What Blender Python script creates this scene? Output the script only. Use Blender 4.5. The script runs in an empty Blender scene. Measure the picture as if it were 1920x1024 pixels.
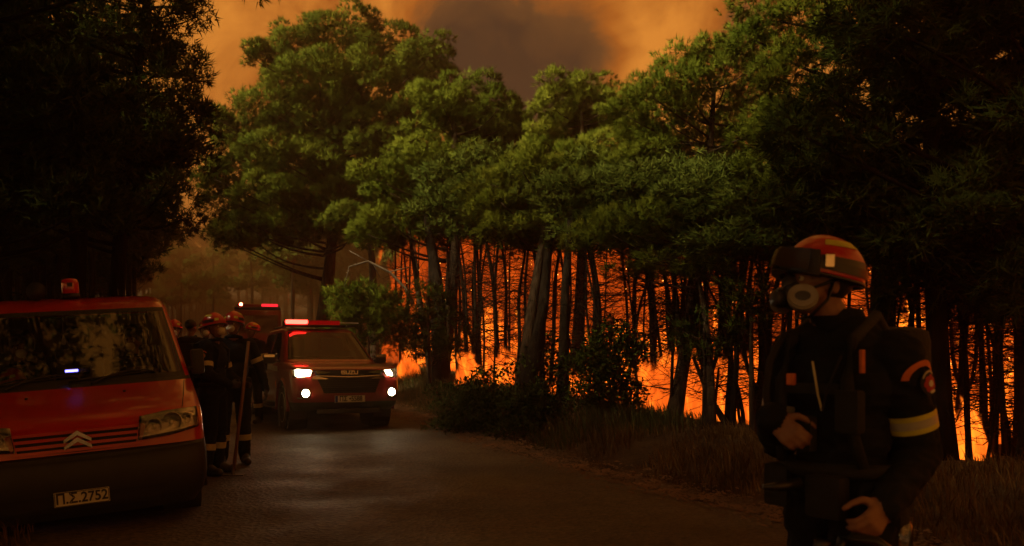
import bpy, bmesh, math, random
import numpy as np
from mathutils import Vector, Matrix

random.seed(7)
RNG = np.random.default_rng(11)
scene = bpy.context.scene
COL = scene.collection
R = math.radians

# ------------------------------------------------------------------ camera
F = 1600.0            # focal length in photo pixels
CAMH = 1.4
cam_d = bpy.data.cameras.new('camera')
cam_d.sensor_width = 36.0
cam_d.lens = 36.0 * F / 1920.0
cam_d.shift_y = 160.0 / 1920.0
cam_d.clip_start = 0.05
cam_d.clip_end = 3000.0
cam_d.dof.use_dof = True
cam_d.dof.focus_distance = 17.0
cam_d.dof.aperture_fstop = 4.0
cam = bpy.data.objects.new('camera', cam_d)
COL.objects.link(cam)
cam.location = (0, 0, CAMH)
cam.rotation_euler = (R(90), 0, 0)
scene.camera = cam

# ------------------------------------------------------------------ world: smoke laden sky
SUN_EL, SUN_AZ = R(40), R(235)      # azimuth clockwise from +Y: high, behind the camera
world = bpy.data.worlds.new('World')
scene.world = world
world.use_nodes = True
wn, wl = world.node_tree.nodes, world.node_tree.links
wn.clear()

def wnode(t, **kw):
    n = wn.new(t)
    for k, v in kw.items():
        setattr(n, k, v)
    return n

out = wnode('ShaderNodeOutputWorld')
bg = wnode('ShaderNodeBackground')
bg.inputs[1].default_value = 1.0
wl.new(bg.outputs[0], out.inputs[0])
sky = wnode('ShaderNodeTexSky', sky_type='NISHITA')
sky.sun_disc = False
sky.sun_elevation = SUN_EL
sky.sun_rotation = SUN_AZ
sky.dust_density = 6.0
tc = wnode('ShaderNodeTexCoord')
nz = wnode('ShaderNodeTexNoise')
nz.inputs['Scale'].default_value = 3.4
nz.inputs['Detail'].default_value = 7.0
nz.inputs['Roughness'].default_value = 0.58
nz.inputs['Distortion'].default_value = 0.55
wl.new(tc.outputs['Generated'], nz.inputs['Vector'])

def lobe(px, py, lo, hi):
    d = Vector(((px - 960) / F, 1.0, (672 - py) / F)).normalized()
    dp = wnode('ShaderNodeVectorMath', operation='DOT_PRODUCT')
    wl.new(tc.outputs['Generated'], dp.inputs[0])
    dp.inputs[1].default_value = d
    mr = wnode('ShaderNodeMapRange', interpolation_type='SMOOTHSTEP')
    mr.inputs['From Min'].default_value = math.cos(R(hi))
    mr.inputs['From Max'].default_value = math.cos(R(lo))
    wl.new(dp.outputs['Value'], mr.inputs['Value'])
    return mr.outputs[0]

def wmath(op, a, b):
    m = wnode('ShaderNodeMath', operation=op)
    for i, v in enumerate((a, b)):
        if isinstance(v, (int, float)):
            m.inputs[i].default_value = v
        else:
            wl.new(v, m.inputs[i])
    return m.outputs[0]

plume = lobe(980, 70, 1.5, 9.0)
plume = wmath('MAXIMUM', plume, lobe(1060, -240, 2.0, 12.0))
glow = lobe(1250, 110, 0.5, 6.0)
n0 = nz.outputs['Fac']
fac = wmath('SUBTRACT', wmath('ADD', wmath('MULTIPLY', wmath('SUBTRACT', n0, 0.5), 2.3), 0.72), wmath('MULTIPLY', plume, 0.70))
nz2 = wnode('ShaderNodeTexNoise')
nz2.inputs['Scale'].default_value = 10.0; nz2.inputs['Detail'].default_value = 8.0; nz2.inputs['Roughness'].default_value = 0.6; nz2.inputs['Distortion'].default_value = 1.1
wl.new(tc.outputs['Generated'], nz2.inputs['Vector'])
fac = wmath('ADD', fac, wmath('MULTIPLY', wmath('SUBTRACT', nz2.outputs['Fac'], 0.5), 0.75))
fac = wmath('ADD', fac, wmath('MULTIPLY', glow, 0.10))
fac = wmath('ADD', fac, wmath('MULTIPLY', lobe(395, 170, 1.0, 13.0), 0.20))
ramp = wnode('ShaderNodeValToRGB')
cr = ramp.color_ramp
cr.elements[0].position = 0.05
cr.elements[0].color = (0.022, 0.0105, 0.0050, 1)
cr.elements[1].position = 0.95
cr.elements[1].color = (0.25, 0.086, 0.011, 1)
e = cr.elements.new(0.35); e.color = (0.046, 0.0185, 0.0058, 1)
e = cr.elements.new(0.60); e.color = (0.135, 0.037, 0.0045, 1)
wl.new(fac, ramp.inputs['Fac'])
mixs = wnode('ShaderNodeMixRGB', blend_type='ADD')
mixs.inputs['Fac'].default_value = 0.00008
wl.new(ramp.outputs['Color'], mixs.inputs['Color1'])
wl.new(sky.outputs['Color'], mixs.inputs['Color2'])
wl.new(mixs.outputs['Color'], bg.inputs[0])

# ------------------------------------------------------------------ sun through the smoke
sd = bpy.data.lights.new('sun', 'SUN')
sd.energy = 5.0
sd.angle = R(28)
sd.color = (1.0, 0.84, 0.44)
sun = bpy.data.objects.new('sun', sd)
COL.objects.link(sun)
sv = Vector((math.sin(SUN_AZ) * math.cos(SUN_EL), math.cos(SUN_AZ) * math.cos(SUN_EL), math.sin(SUN_EL)))
sun.rotation_euler = sv.to_track_quat('Z', 'Y').to_euler()

vs = scene.view_settings
vs.view_transform = 'Standard'
vs.look = 'None'
vs.gamma = 1.0
vs.use_curve_mapping = False
vs.exposure = 1.55
cy = scene.cycles
cy.use_denoising = True
cy.max_bounces = 5
cy.diffuse_bounces = 2
cy.glossy_bounces = 3
cy.transmission_bounces = 5
cy.transparent_max_bounces = 12
cy.volume_bounces = 0
cy.sample_clamp_indirect = 3.0
cy.caustics_reflective = False
cy.caustics_refractive = False

# ------------------------------------------------------------------ helpers
def px2w(px, py, Y):
    """a point of the photograph at distance Y in world metres"""
    return Vector(((px - 960) / F * Y, Y, CAMH + (672 - py) / F * Y))

def tag(o, label=None, cat=None, group=None, kind=None):
    if label: o['label'] = label
    if cat: o['category'] = cat
    if group: o['group'] = group
    if kind: o['kind'] = kind
    return o

def empty(name, loc=(0, 0, 0), rz=0.0):
    o = bpy.data.objects.new(name, None)
    COL.objects.link(o)
    o.location = loc
    o.rotation_euler = (0, 0, rz)
    o.empty_display_size = 0.1
    return o

def link(name, me, parent=None, mats=None):
    o = bpy.data.objects.new(name, me)
    COL.objects.link(o)
    if parent: o.parent = parent
    if mats is not None and not me.materials:
        for m in (mats if isinstance(mats, (list, tuple)) else [mats]):
            me.materials.append(m)
    return o

def np_mesh(name, verts, faces, mats=None, smooth=False, midx=None):
    """verts (n,3) array; faces (m,k) array of one size"""
    verts = np.asarray(verts, dtype=np.float32)
    faces = np.asarray(faces, dtype=np.int32)
    k = faces.shape[1]
    me = bpy.data.meshes.new(name)
    me.vertices.add(len(verts))
    me.vertices.foreach_set('co', verts.ravel())
    me.loops.add(faces.size)
    me.loops.foreach_set('vertex_index', faces.ravel())
    me.polygons.add(len(faces))
    me.polygons.foreach_set('loop_start', np.arange(0, faces.size, k, dtype=np.int32))
    if smooth:
        me.polygons.foreach_set('use_smooth', np.ones(len(faces), dtype=bool))
    for m in (mats or []):
        me.materials.append(m)
    if midx is not None:
        me.polygons.foreach_set('material_index', np.asarray(midx, dtype=np.int32))
    me.update(calc_edges=True)
    me.validate()
    return me

class MB:
    """collects shapes and builds them as one mesh"""
    def __init__(s):
        s.v, s.f, s.m = [], [], []
    def add(s, verts, faces, mi=0):
        o = len(s.v)
        s.v += [tuple(v) for v in verts]
        s.f += [tuple(i + o for i in f) for f in faces]
        s.m += [mi] * len(faces)
        return s
    def box(s, c, size, rot=None, mi=0, bevel=0.0):
        bm = bmesh.new()
        bmesh.ops.create_cube(bm, size=1.0)
        for v in bm.verts:
            v.co = Vector((v.co.x * size[0], v.co.y * size[1], v.co.z * size[2]))
        if bevel > 0:
            bmesh.ops.bevel(bm, geom=list(bm.edges), offset=bevel, segments=2, affect='EDGES', profile=0.6)
        M = rot if rot is not None else Matrix.Identity(3)
        s.add([M @ v.co + Vector(c) for v in bm.verts], [[v.index for v in f.verts] for f in bm.faces], mi)
        bm.free()
        return s
    def tube(s, pts, radii, n=8, mi=0, caps=True):
        pts = [Vector(p) for p in pts]
        if not isinstance(radii, (list, tuple)): radii = [radii] * len(pts)
        rings = []
        ref = Vector((0.31, 0.17, 0.93)).normalized()
        for i, p in enumerate(pts):
            t = (pts[min(i + 1, len(pts) - 1)] - pts[max(i - 1, 0)])
            if t.length < 1e-9: t = Vector((0, 0, 1))
            t.normalize()
            r_ = ref if abs(t.dot(ref)) < 0.95 else Vector((1, 0, 0))
            a = t.cross(r_).normalized(); b = t.cross(a)
            rings.append([p + radii[i] * (math.cos(2 * math.pi * k / n) * a + math.sin(2 * math.pi * k / n) * b) for k in range(n)])
        V = [v for r in rings for v in r]
        Fc = []
        for i in range(len(pts) - 1):
            for k in range(n):
                k2 = (k + 1) % n
                Fc.append((i * n + k, i * n + k2, (i + 1) * n + k2, (i + 1) * n + k))
        if caps:
            Fc.append(tuple(range(n - 1, -1, -1)))
            Fc.append(tuple((len(pts) - 1) * n + k for k in range(n)))
        return s.add(V, Fc, mi)
    def lathe(s, prof, c=(0, 0, 0), axis='Z', n=24, mi=0):
        V, Fc = [], []
        for (r, h) in prof:
            for k in range(n):
                a = 2 * math.pi * k / n
                x, y = r * math.cos(a), r * math.sin(a)
                p = {'Z': (x, y, h), 'X': (h, x, y), 'Y': (x, h, y)}[axis]
                V.append((p[0] + c[0], p[1] + c[1], p[2] + c[2]))
        for i in range(len(prof) - 1):
            for k in range(n):
                k2 = (k + 1) % n
                Fc.append((i * n + k, i * n + k2, (i + 1) * n + k2, (i + 1) * n + k))
        Fc.append(tuple(range(n)))
        Fc.append(tuple((len(prof) - 1) * n + k for k in range(n - 1, -1, -1)))
        return s.add(V, Fc, mi)
    def ellipsoid(s, c, r, rot=None, nu=16, nv=10, mi=0):
        V, Fc = [], []
        M = rot if rot is not None else Matrix.Identity(3)
        for j in range(nv + 1):
            th = math.pi * j / nv
            for i in range(nu):
                ph = 2 * math.pi * i / nu
                p = Vector((r[0] * math.sin(th) * math.cos(ph), r[1] * math.sin(th) * math.sin(ph), r[2] * math.cos(th)))
                V.append(M @ p + Vector(c))
        for j in range(nv):
            for i in range(nu):
                i2 = (i + 1) % nu
                Fc.append((j * nu + i, (j + 1) * nu + i, (j + 1) * nu + i2, j * nu + i2))
        return s.add(V, Fc, mi)
    def prism(s, pts2, y0, y1, plane='XZ', mi=0):
        n = len(pts2)
        def P(a, b, h):
            return {'XZ': (a, h, b), 'XY': (a, b, h), 'YZ': (h, a, b)}[plane]
        V = [P(a, b, y0) for a, b in pts2] + [P(a, b, y1) for a, b in pts2]
        Fc = [tuple(range(n - 1, -1, -1)), tuple(range(n, 2 * n))]
        for k in range(n):
            k2 = (k + 1) % n
            Fc.append((k, k2, n + k2, n + k))
        return s.add(V, Fc, mi)
    def mesh(s, name, mats=None, smooth=False, angle=None):
        me = bpy.data.meshes.new(name)
        me.from_pydata(s.v, [], s.f)
        bm = bmesh.new(); bm.from_mesh(me)
        bmesh.ops.remove_doubles(bm, verts=bm.verts, dist=1e-5)
        bmesh.ops.recalc_face_normals(bm, faces=bm.faces)
        if angle:
            for e_ in bm.edges:
                if len(e_.link_faces) == 2 and e_.calc_face_angle(0) > R(angle): e_.smooth = False
        keep = len(bm.faces) == len(s.m)
        bm.to_mesh(me); bm.free()
        if keep: me.polygons.foreach_set('material_index', s.m)
        if smooth or angle:
            me.polygons.foreach_set('use_smooth', [True] * len(me.polygons))
        for m in (mats if isinstance(mats, (list, tuple)) else ([mats] if mats else [])):
            me.materials.append(m)
        me.update()
        return me
    def build(s, name, mats, parent=None, smooth=False, angle=None):
        return link(name, s.mesh(name, mats, smooth, angle), parent)

def copy_tree(o, parent=None):
    c = o.copy(); COL.objects.link(c)
    c.parent = parent
    for ch in list(o.children): copy_tree(ch, c)
    return c

# ------------------------------------------------------------------ materials
def material(name):
    m = bpy.data.materials.new(name)
    m.use_nodes = True
    n, l = m.node_tree.nodes, m.node_tree.links
    n.clear()
    o = n.new('ShaderNodeOutputMaterial')
    return m, n, l, o

def mat(name, col, rough=0.6, metal=0.0, var=0.0, scale=8.0, bump=0.0, bscale=40.0, col2=None, coat=0.0, spec=0.5, detail=5.0, stretch=None, bdist=0.02):
    m, n, l, o = material(name)
    p = n.new('ShaderNodeBsdfPrincipled')
    p.inputs['Base Color'].default_value = (*col, 1)
    p.inputs['Roughness'].default_value = rough
    p.inputs['Metallic'].default_value = metal
    p.inputs['Coat Weight'].default_value = coat
    p.inputs['Coat Roughness'].default_value = 0.08
    p.inputs['Specular IOR Level'].default_value = spec
    l.new(p.outputs[0], o.inputs[0])
    t = n.new('ShaderNodeTexCoord')
    vec = t.outputs['Object']
    if stretch:
        mp = n.new('ShaderNodeMapping'); mp.inputs['Scale'].default_value = stretch
        l.new(vec, mp.inputs['Vector']); vec = mp.outputs[0]
    if var > 0 or col2:
        z = n.new('ShaderNodeTexNoise')
        z.inputs['Scale'].default_value = scale; z.inputs['Detail'].default_value = detail
        l.new(vec, z.inputs['Vector'])
        r = n.new('ShaderNodeValToRGB')
        r.color_ramp.elements[0].position = 0.36; r.color_ramp.elements[1].position = 0.64
        c2 = col2 if col2 else tuple(c * (1 - var) for c in col)
        r.color_ramp.elements[0].color = (*c2, 1); r.color_ramp.elements[1].color = (*col, 1)
        l.new(z.outputs['Fac'], r.inputs['Fac'])
        l.new(r.outputs['Color'], p.inputs['Base Color'])
    if bump > 0:
        z2 = n.new('ShaderNodeTexNoise')
        z2.inputs['Scale'].default_value = bscale; z2.inputs['Detail'].default_value = 6.0
        l.new(vec, z2.inputs['Vector'])
        b = n.new('ShaderNodeBump'); b.inputs['Strength'].default_value = bump; b.inputs['Distance'].default_value = bdist
        l.new(z2.outputs['Fac'], b.inputs['Height'])
        l.new(b.outputs[0], p.inputs['Normal'])
    return m

def emit(name, col, strength):
    m, n, l, o = material(name)
    e_ = n.new('ShaderNodeEmission')
    e_.inputs[0].default_value = (*col, 1); e_.inputs[1].default_value = strength
    l.new(e_.outputs[0], o.inputs[0])
    return m

def glass(name, tint=(0.7, 0.72, 0.70), rough=0.03, clear=0.97, gloss=0.09):
    """thin automotive glass: mostly clear with a coat of reflection"""
    m, n, l, o = material(name)
    tr = n.new('ShaderNodeBsdfTransparent'); tr.inputs[0].default_value = (*tint, 1)
    gl = n.new('ShaderNodeBsdfGlossy'); gl.inputs['Roughness'].default_value = rough
    df = n.new('ShaderNodeBsdfDiffuse'); df.inputs[0].default_value = (0.25, 0.22, 0.18, 1)
    fr = n.new('ShaderNodeFresnel'); fr.inputs[0].default_value = 1.5
    ad = n.new('ShaderNodeMath'); ad.operation = 'ADD'; ad.inputs[1].default_value = gloss * 0.3
    l.new(fr.outputs[0], ad.inputs[0])
    mx = n.new('ShaderNodeMixShader'); l.new(ad.outputs[0], mx.inputs[0])
    l.new(tr.outputs[0], mx.inputs[1]); l.new(gl.outputs[0], mx.inputs[2])
    m2 = n.new('ShaderNodeMixShader'); m2.inputs[0].default_value = 1 - clear
    l.new(mx.outputs[0], m2.inputs[1]); l.new(df.outputs[0], m2.inputs[2])
    l.new(m2.outputs[0], o.inputs[0])
    return m

def foliage_mat(name, dark, light, scale=0.9):
    m, n, l, o = material(name)
    t = n.new('ShaderNodeTexCoord')
    z = n.new('ShaderNodeTexNoise'); z.inputs['Scale'].default_value = scale; z.inputs['Detail'].default_value = 4
    l.new(t.outputs['Object'], z.inputs['Vector'])
    r = n.new('ShaderNodeValToRGB')
    r.color_ramp.elements[0].position = 0.35; r.color_ramp.elements[1].position = 0.68
    r.color_ramp.elements[0].color = (*dark, 1); r.color_ramp.elements[1].color = (*light, 1)
    l.new(z.outputs['Fac'], r.inputs['Fac'])
    # light falls on the needles as on the round puff they make up
    at_ = n.new('ShaderNodeAttribute'); at_.attribute_name = 'puff_normal'
    vt = n.new('ShaderNodeVectorTransform'); vt.vector_type = 'NORMAL'; vt.convert_from = 'OBJECT'; vt.convert_to = 'WORLD'
    l.new(at_.outputs['Vector'], vt.inputs[0])
    nm = n.new('ShaderNodeVectorMath'); nm.operation = 'NORMALIZE'; l.new(vt.outputs[0], nm.inputs[0])
    d = n.new('ShaderNodeBsdfDiffuse'); tr = n.new('ShaderNodeBsdfTranslucent')
    l.new(r.outputs[0], d.inputs[0]); l.new(r.outputs[0], tr.inputs[0])
    l.new(nm.outputs[0], d.inputs['Normal']); l.new(nm.outputs[0], tr.inputs['Normal'])
    mx = n.new('ShaderNodeMixShader'); mx.inputs[0].default_value = 0.12
    l.new(d.outputs[0], mx.inputs[1]); l.new(tr.outputs[0], mx.inputs[2])
    l.new(mx.outputs[0], o.inputs[0])
    return m
# ================================================================== terrain
_RY = np.array([-40, -20, -5, 3, 7.8, 11.3, 17, 24, 32, 42, 60, 120, 400.0])
_RX = np.array([24, 14, 8.1, 4.4, 2.1, .28, -2.1, -4.3, -6.6, -10.2, -21, -70, -300.0])
_yy = np.arange(-45, 405, 0.5)
_xx = np.interp(_yy, _RY, _RX)
_k = np.ones(11) / 11
_xx = np.convolve(np.pad(_xx, 5, mode='edge'), _k, mode='valid')
ROADW = 6.5

def xr(y): return np.interp(y, _yy, _xx)

def sstep(a, b, x):
    t = np.clip((x - a) / (b - a), 0, 1)
    return t * t * (3 - 2 * t)

def wav(x, y):
    return (np.sin(x * 1.7 + y * 0.6) * np.sin(y * 1.3 - x * 0.4) + 0.6 * np.sin(x * 3.9 - y * 2.7 + 1.0) * np.sin(y * 4.3 + x * 1.9)) * 0.5

def gz(x, y):
    """height of the ground"""
    x = np.asarray(x, dtype=float); y = np.asarray(y, dtype=float)
    t = np.maximum(0, y - 8)
    z = 0.034 * (np.sqrt(t * t + 9) - 3)
    d = (x - xr(y)) * 0.91
    dl = (xr(y) - ROADW - x) * 0.91
    z = z + sstep(0.15, 2.2, d) * 0.34 - sstep(2.7, 5.5, d) * 0.22 + sstep(0.4, 2, d) * 0.05 * wav(x, y)
    z = z + 16 * sstep(70, 190, y)
    z = z - sstep(0.0, 1.3, dl) * 0.22 + sstep(0.5, 2, dl) * 0.06 * wav(x, y) + sstep(3, 9, dl) * 0.35
    return z

def gzf(x, y): return float(gz(x, y))

def axis(lo, a, b, hi, step, grow=1.25):
    c = list(np.arange(a, b, step)); s = step; p = c[-1]
    while p < hi: s *= grow; p += s; c.append(p)
    s = step; p = c[0]
    while p > lo: s *= grow; p -= s; c.insert(0, p)
    return np.array(c)

gx = axis(-500, -16, 14, 500, 0.22); gy = axis(-80, -3, 34, 900, 0.22)
GX, GY = np.meshgrid(gx, gy)
GV = np.stack([GX.ravel(), GY.ravel(), gz(GX, GY).ravel()], 1)
nx, ny = len(gx), len(gy)
ii = np.arange(nx * ny).reshape(ny, nx)
GF = np.stack([ii[:-1, :-1].ravel(), ii[:-1, 1:].ravel(), ii[1:, 1:].ravel(), ii[1:, :-1].ravel()], 1)
M_ground = mat('forest_floor', (0.085, 0.052, 0.028), 0.95, col2=(0.035, 0.022, 0.013), scale=1.6, bump=0.9, bscale=14, bdist=0.06, detail=9, spec=.08)
tag(link('ground', np_mesh('ground', GV, GF, [M_ground], True)), kind='structure')

# road: dark worn asphalt, rough aggregate, brown dust drifting in from the verge
def asphalt():
    m, n, l, o = material('worn_asphalt')
    p = n.new('ShaderNodeBsdfPrincipled'); l.new(p.outputs[0], o.inputs[0])
    t = n.new('ShaderNodeTexCoord')
    def noise(s, d=5):
        z = n.new('ShaderNodeTexNoise'); z.inputs['Scale'].default_value = s; z.inputs['Detail'].default_value = d
        l.new(t.outputs['Object'], z.inputs['Vector']); return z.outputs['Fac']
    r = n.new('ShaderNodeValToRGB'); l.new(noise(0.55, 8), r.inputs['Fac'])
    r.color_ramp.elements[0].position = 0.35; r.color_ramp.elements[0].color = (0.034, 0.026, 0.019, 1)
    r.color_ramp.elements[1].position = 0.66; r.color_ramp.elements[1].color = (0.070, 0.051, 0.034, 1)
    v = n.new('ShaderNodeTexVoronoi'); v.inputs['Scale'].default_value = 26
    l.new(t.outputs['Object'], v.inputs['Vector'])
    r2 = n.new('ShaderNodeValToRGB'); l.new(v.outputs['Color'], r2.inputs['Fac'])
    r2.color_ramp.elements[0].color = (0.40, 0.40, 0.40, 1); r2.color_ramp.elements[1].color = (1.9, 1.8, 1.6, 1)
    mx = n.new('ShaderNodeMixRGB'); mx.blend_type = 'MULTIPLY'; mx.inputs[0].default_value = 1
    l.new(r.outputs[0], mx.inputs[1]); l.new(r2.outputs[0], mx.inputs[2])
    l.new(mx.outputs[0], p.inputs['Base Color'])
    rr = n.new('ShaderNodeMapRange'); l.new(noise(0.9, 6), rr.inputs['Value'])
    rr.inputs['From Min'].default_value = 0.35; rr.inputs['From Max'].default_value = 0.65
    rr.inputs['To Min'].default_value = 0.55; rr.inputs['To Max'].default_value = 0.85
    l.new(rr.outputs[0], p.inputs['Roughness'])
    b = n.new('ShaderNodeBump'); b.inputs['Strength'].default_value = 0.85; b.inputs['Distance'].default_value = 0.012
    ad = n.new('ShaderNodeMath'); ad.operation = 'ADD'
    l.new(v.outputs['Distance'], ad.inputs[0]); l.new(noise(9, 8), ad.inputs[1])
    l.new(ad.outputs[0], b.inputs['Height']); l.new(b.outputs[0], p.inputs['Normal'])
    return m
M_road = asphalt()
ry = np.concatenate([np.arange(-40, -3, 1.0), np.arange(-3, 34, 0.22), np.arange(34, 130, 1.0)])
rc = np.linspace(0, 1, 31)
RYg, RCg = np.meshgrid(ry, rc, indexing='ij')
edge_w = 0.12 * wav(RYg * 0.9, RYg * 0.5 + 3) * (RCg > 0.97) - 0.12 * wav(RYg * 0.7 + 5, RYg) * (RCg < 0.03)
RXg = xr(RYg) - ROADW * (1 - RCg) + edge_w
RV = np.stack([RXg.ravel(), RYg.ravel(), (gz(RXg, RYg) + 0.012 + 0.03 * (1 - (2 * RCg - 1) ** 2)).ravel()], 1)
a, b_ = len(ry), len(rc)
ii = np.arange(a * b_).reshape(a, b_)
RF = np.stack([ii[:-1, :-1].ravel(), ii[:-1, 1:].ravel(), ii[1:, 1:].ravel(), ii[1:, :-1].ravel()], 1)
tag(link('road', np_mesh('road', RV, RF, [M_road], True)), kind='structure')

# ================================================================== foliage makers
def needles(P, D, K, L, W, spread=0.75, rng=RNG, lift=0.35, droop=0.0):
    """K thin needle blades at every tuft position P, growing outwards along D; also returns the puff normal of each corner"""
    n = len(P)
    dirs = D[:, None, :] + np.array([0, 0, lift - droop]) + spread * rng.normal(size=(n, K, 3))
    dirs /= np.linalg.norm(dirs, axis=2, keepdims=True) + 1e-9
    ln = L * rng.uniform(0.55, 1.35, size=(n, K, 1))
    side = np.cross(dirs, rng.normal(size=(n, K, 3)))
    side /= np.linalg.norm(side, axis=2, keepdims=True) + 1e-9
    base = P[:, None, :] + rng.normal(size=(n, K, 3)) * L * 0.15
    a = base + side * W * 0.5; b = base - side * W * 0.5; c = base + dirs * ln
    V = np.stack([a, b, c], 2).reshape(-1, 3)
    N = D[:, None, :] + 0.30 * rng.normal(size=(n, K, 3))
    N /= np.linalg.norm(N, axis=2, keepdims=True) + 1e-9
    N = np.repeat(N.reshape(-1, 3), 3, axis=0)
    return V, N

def clump_tufts(c, r, n, rng=RNG):
    """tufts over one bough: a cluster of rounded puffs, more on its top and outside"""
    r = np.asarray(r); ns_ = 17
    u = rng.normal(size=(ns_, 3)); u[:, 2] = np.abs(u[:, 2]) * 0.9 - 0.25; u /= np.linalg.norm(u, axis=1, keepdims=True)
    ctr = np.asarray(c) + u * r * rng.uniform(.45, .80, (ns_, 1))
    rs = r.mean() * rng.uniform(.32, .52, ns_)
    k = rng.integers(0, ns_, n)
    v = rng.normal(size=(n, 3)) + 0.75 * u[k] + np.array([0, 0, .35]); v /= np.linalg.norm(v, axis=1, keepdims=True)
    rad = rng.uniform(0.45, 1.0, n) ** 0.4
    sq = np.array([1.1, 1.1, 0.8])
    return ctr[k] + v * sq * (rs[k] * rad)[:, None], v

def foliage_mesh(name, clumps, mats, dens=110, K=9, L=0.2, W=0.02, droop=0.0, spread=0.75, rng=RNG):
    Ps, Ds = [], []
    for (c, r) in clumps:
        area = (r[0] * r[1] + r[0] * r[2] + r[1] * r[2]) / 3 * 12.5
        P, D = clump_tufts(c, r, max(14, int(dens * area * 0.36)), rng)
        Ps.append(P); Ds.append(D)
    V, N = needles(np.concatenate(Ps), np.concatenate(Ds), K, L * .72, W, spread, rng, droop=droop)
    me = np_mesh(name, V, np.arange(len(V)).reshape(-1, 3), mats)
    me.attributes.new('puff_normal', 'FLOAT_VECTOR', 'POINT').data.foreach_set('vector', N.astype(np.float32).ravel())
    return me

M_bark = mat('pine_bark', (0.060, 0.038, 0.024), 0.95, col2=(0.018, 0.012, 0.009), scale=5, bump=1.0, bscale=9, stretch=(2.2, 2.2, 0.5), bdist=0.05, detail=8, spec=.08)
M_bark_dark = mat('silhouette_bark', (0.019, 0.013, 0.009), 0.95, col2=(0.007, 0.005, 0.004), scale=5, bump=0.9, bscale=9, stretch=(2.2, 2.2, 0.5), bdist=0.04, spec=.05)  # shaded copy of the pine bark: silhouette darkness put into the colour
M_pine = foliage_mat('pine_needles', (0.058, 0.080, 0.010), (0.136, 0.152, 0.018))
M_pine_t = foliage_mat('pine_needles_mid', (0.044, 0.060, 0.009), (0.108, 0.120, 0.015))
M_pine_y = foliage_mat('pine_needles_yellow', (0.074, 0.094, 0.011), (0.158, 0.164, 0.020))
M_pine_d = foliage_mat('pine_needles_deep', (0.046, 0.062, 0.012), (0.088, 0.104, 0.020))
M_leaf = foliage_mat('shrub_leaves', (0.045, 0.062, 0.016), (0.085, 0.100, 0.028), 3.0)

def curve_pts(p0, p1, n=6, sag=0.0, wob=0.1, rng=random):
    p0, p1 = Vector(p0), Vector(p1)
    L = (p1 - p0).length
    off = Vector((rng.uniform(-1, 1), rng.uniform(-1, 1), 0)) * wob * L
    pts = []
    for i in range(n + 1):
        t = i / n
        pts.append(p0.lerp(p1, t) + off * math.sin(math.pi * t) + Vector((0, 0, -sag * L * math.sin(math.pi * t))))
    return pts

def tree(name, label, base, top, clumps, r0=0.2, mats=None, dens=110, K=9, L=0.2, W=0.02, droop=0.0, group=None, bark=None, extra_trunks=(), limbs=True, spread=0.75, cat='tree'):
    base = Vector(base); base.z = gzf(base.x, base.y) - 0.05
    root = empty(name, base)
    tag(root, label, cat, group)
    mb = MB()
    top = Vector(top)
    for (bp, tp, rr) in [(base, top, r0)] + [(Vector((b.x, b.y, gzf(b.x, b.y) - .05)), t, q) for b, t, q in extra_trunks]:
        pts = curve_pts(bp, tp, 9, 0, 0.035)
        rad = [rr * (1.25 if i == 0 else 1.0) * (1 - 0.72 * i / 9) for i in range(10)]
        mb.tube([p - base for p in pts], rad, 9)
    if limbs:
        for (c, r) in clumps:
            c = Vector(c)
            t = min(0.97, max(0.30, (c.z - base.z - 0.28 * math.hypot(c.x - top.x, c.y - top.y)) / max(0.1, top.z - base.z)))
            st = base.lerp(top, t)
            lr = min(.045, r0 * (1 - 0.72 * t) * 0.30)
            pts = curve_pts(st, c, 5, 0.06, 0.10)
            mb.tube([p - base for p in pts], [lr * (1 - 0.8 * i / 5) + 0.006 for i in range(6)], 5)
    mb.build('trunk', bark or M_bark, root, smooth=True)
    cl = [((c[0] - base.x, c[1] - base.y, c[2] - base.z), r) for c, r in clumps]
    o = link('crown', foliage_mesh('crown', cl, [mats or M_pine], dens, K, L, W, droop, spread), root)
    return root

def pclumps(lst, Y, dY=0.0, back=True, squash=1.0, jit=0.5):
    """clumps given as places in the photo with their own distance"""
    res = []
    for (px, py, rx, ry) in lst:
        y = Y + random.uniform(-jit, jit) + dY
        c = px2w(px, py, y)
        k = y / F
        res.append(((c.x, c.y, c.z), (rx * k * 1.06, (rx + ry) * 0.5 * k * 1.1, ry * k * 1.06 * squash)))
        if back:
            res.append(((c.x + random.uniform(-.4, .4), c.y + rx * k * 1.4, c.z - ry * k * 0.35), (rx * k * 1.1, rx * k * 1.1, ry * k)))
    return res

# ------------------------------------------------------------------ the big pines beside the road
T1 = pclumps([(640,55,72,50),(560,88,62,45),(735,92,72,50),(805,108,52,52),(690,150,82,52),(600,150,80,52),(515,120,45,36),(485,95,24,24),
              (500,205,70,50),(560,220,70,46),(430,240,48,38),(445,290,60,45),(400,335,40,40),(510,290,70,46),(410,225,22,24),
              (620,240,80,42),(700,235,80,42),(780,205,62,42),(650,290,90,36),(740,275,80,36),(590,310,70,36),
              (420,390,52,46),(500,368,70,40),(570,378,70,40),(640,368,62,36),(470,430,60,32),(550,425,66,32),(425,445,36,26),(660,415,56,30)], 30, jit=1.6)
b = px2w(590, 600, 32)
tree('pine_tree', 'tallest broad pine with layered round crown behind the red pickup truck', b, px2w(640, 100, 31), T1, 0.30, M_pine_t, dens=112, K=14, L=0.22, W=0.0195,
     extra_trunks=[(px2w(700, 640, 30), px2w(680, 330, 30.5), .2)])
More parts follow.
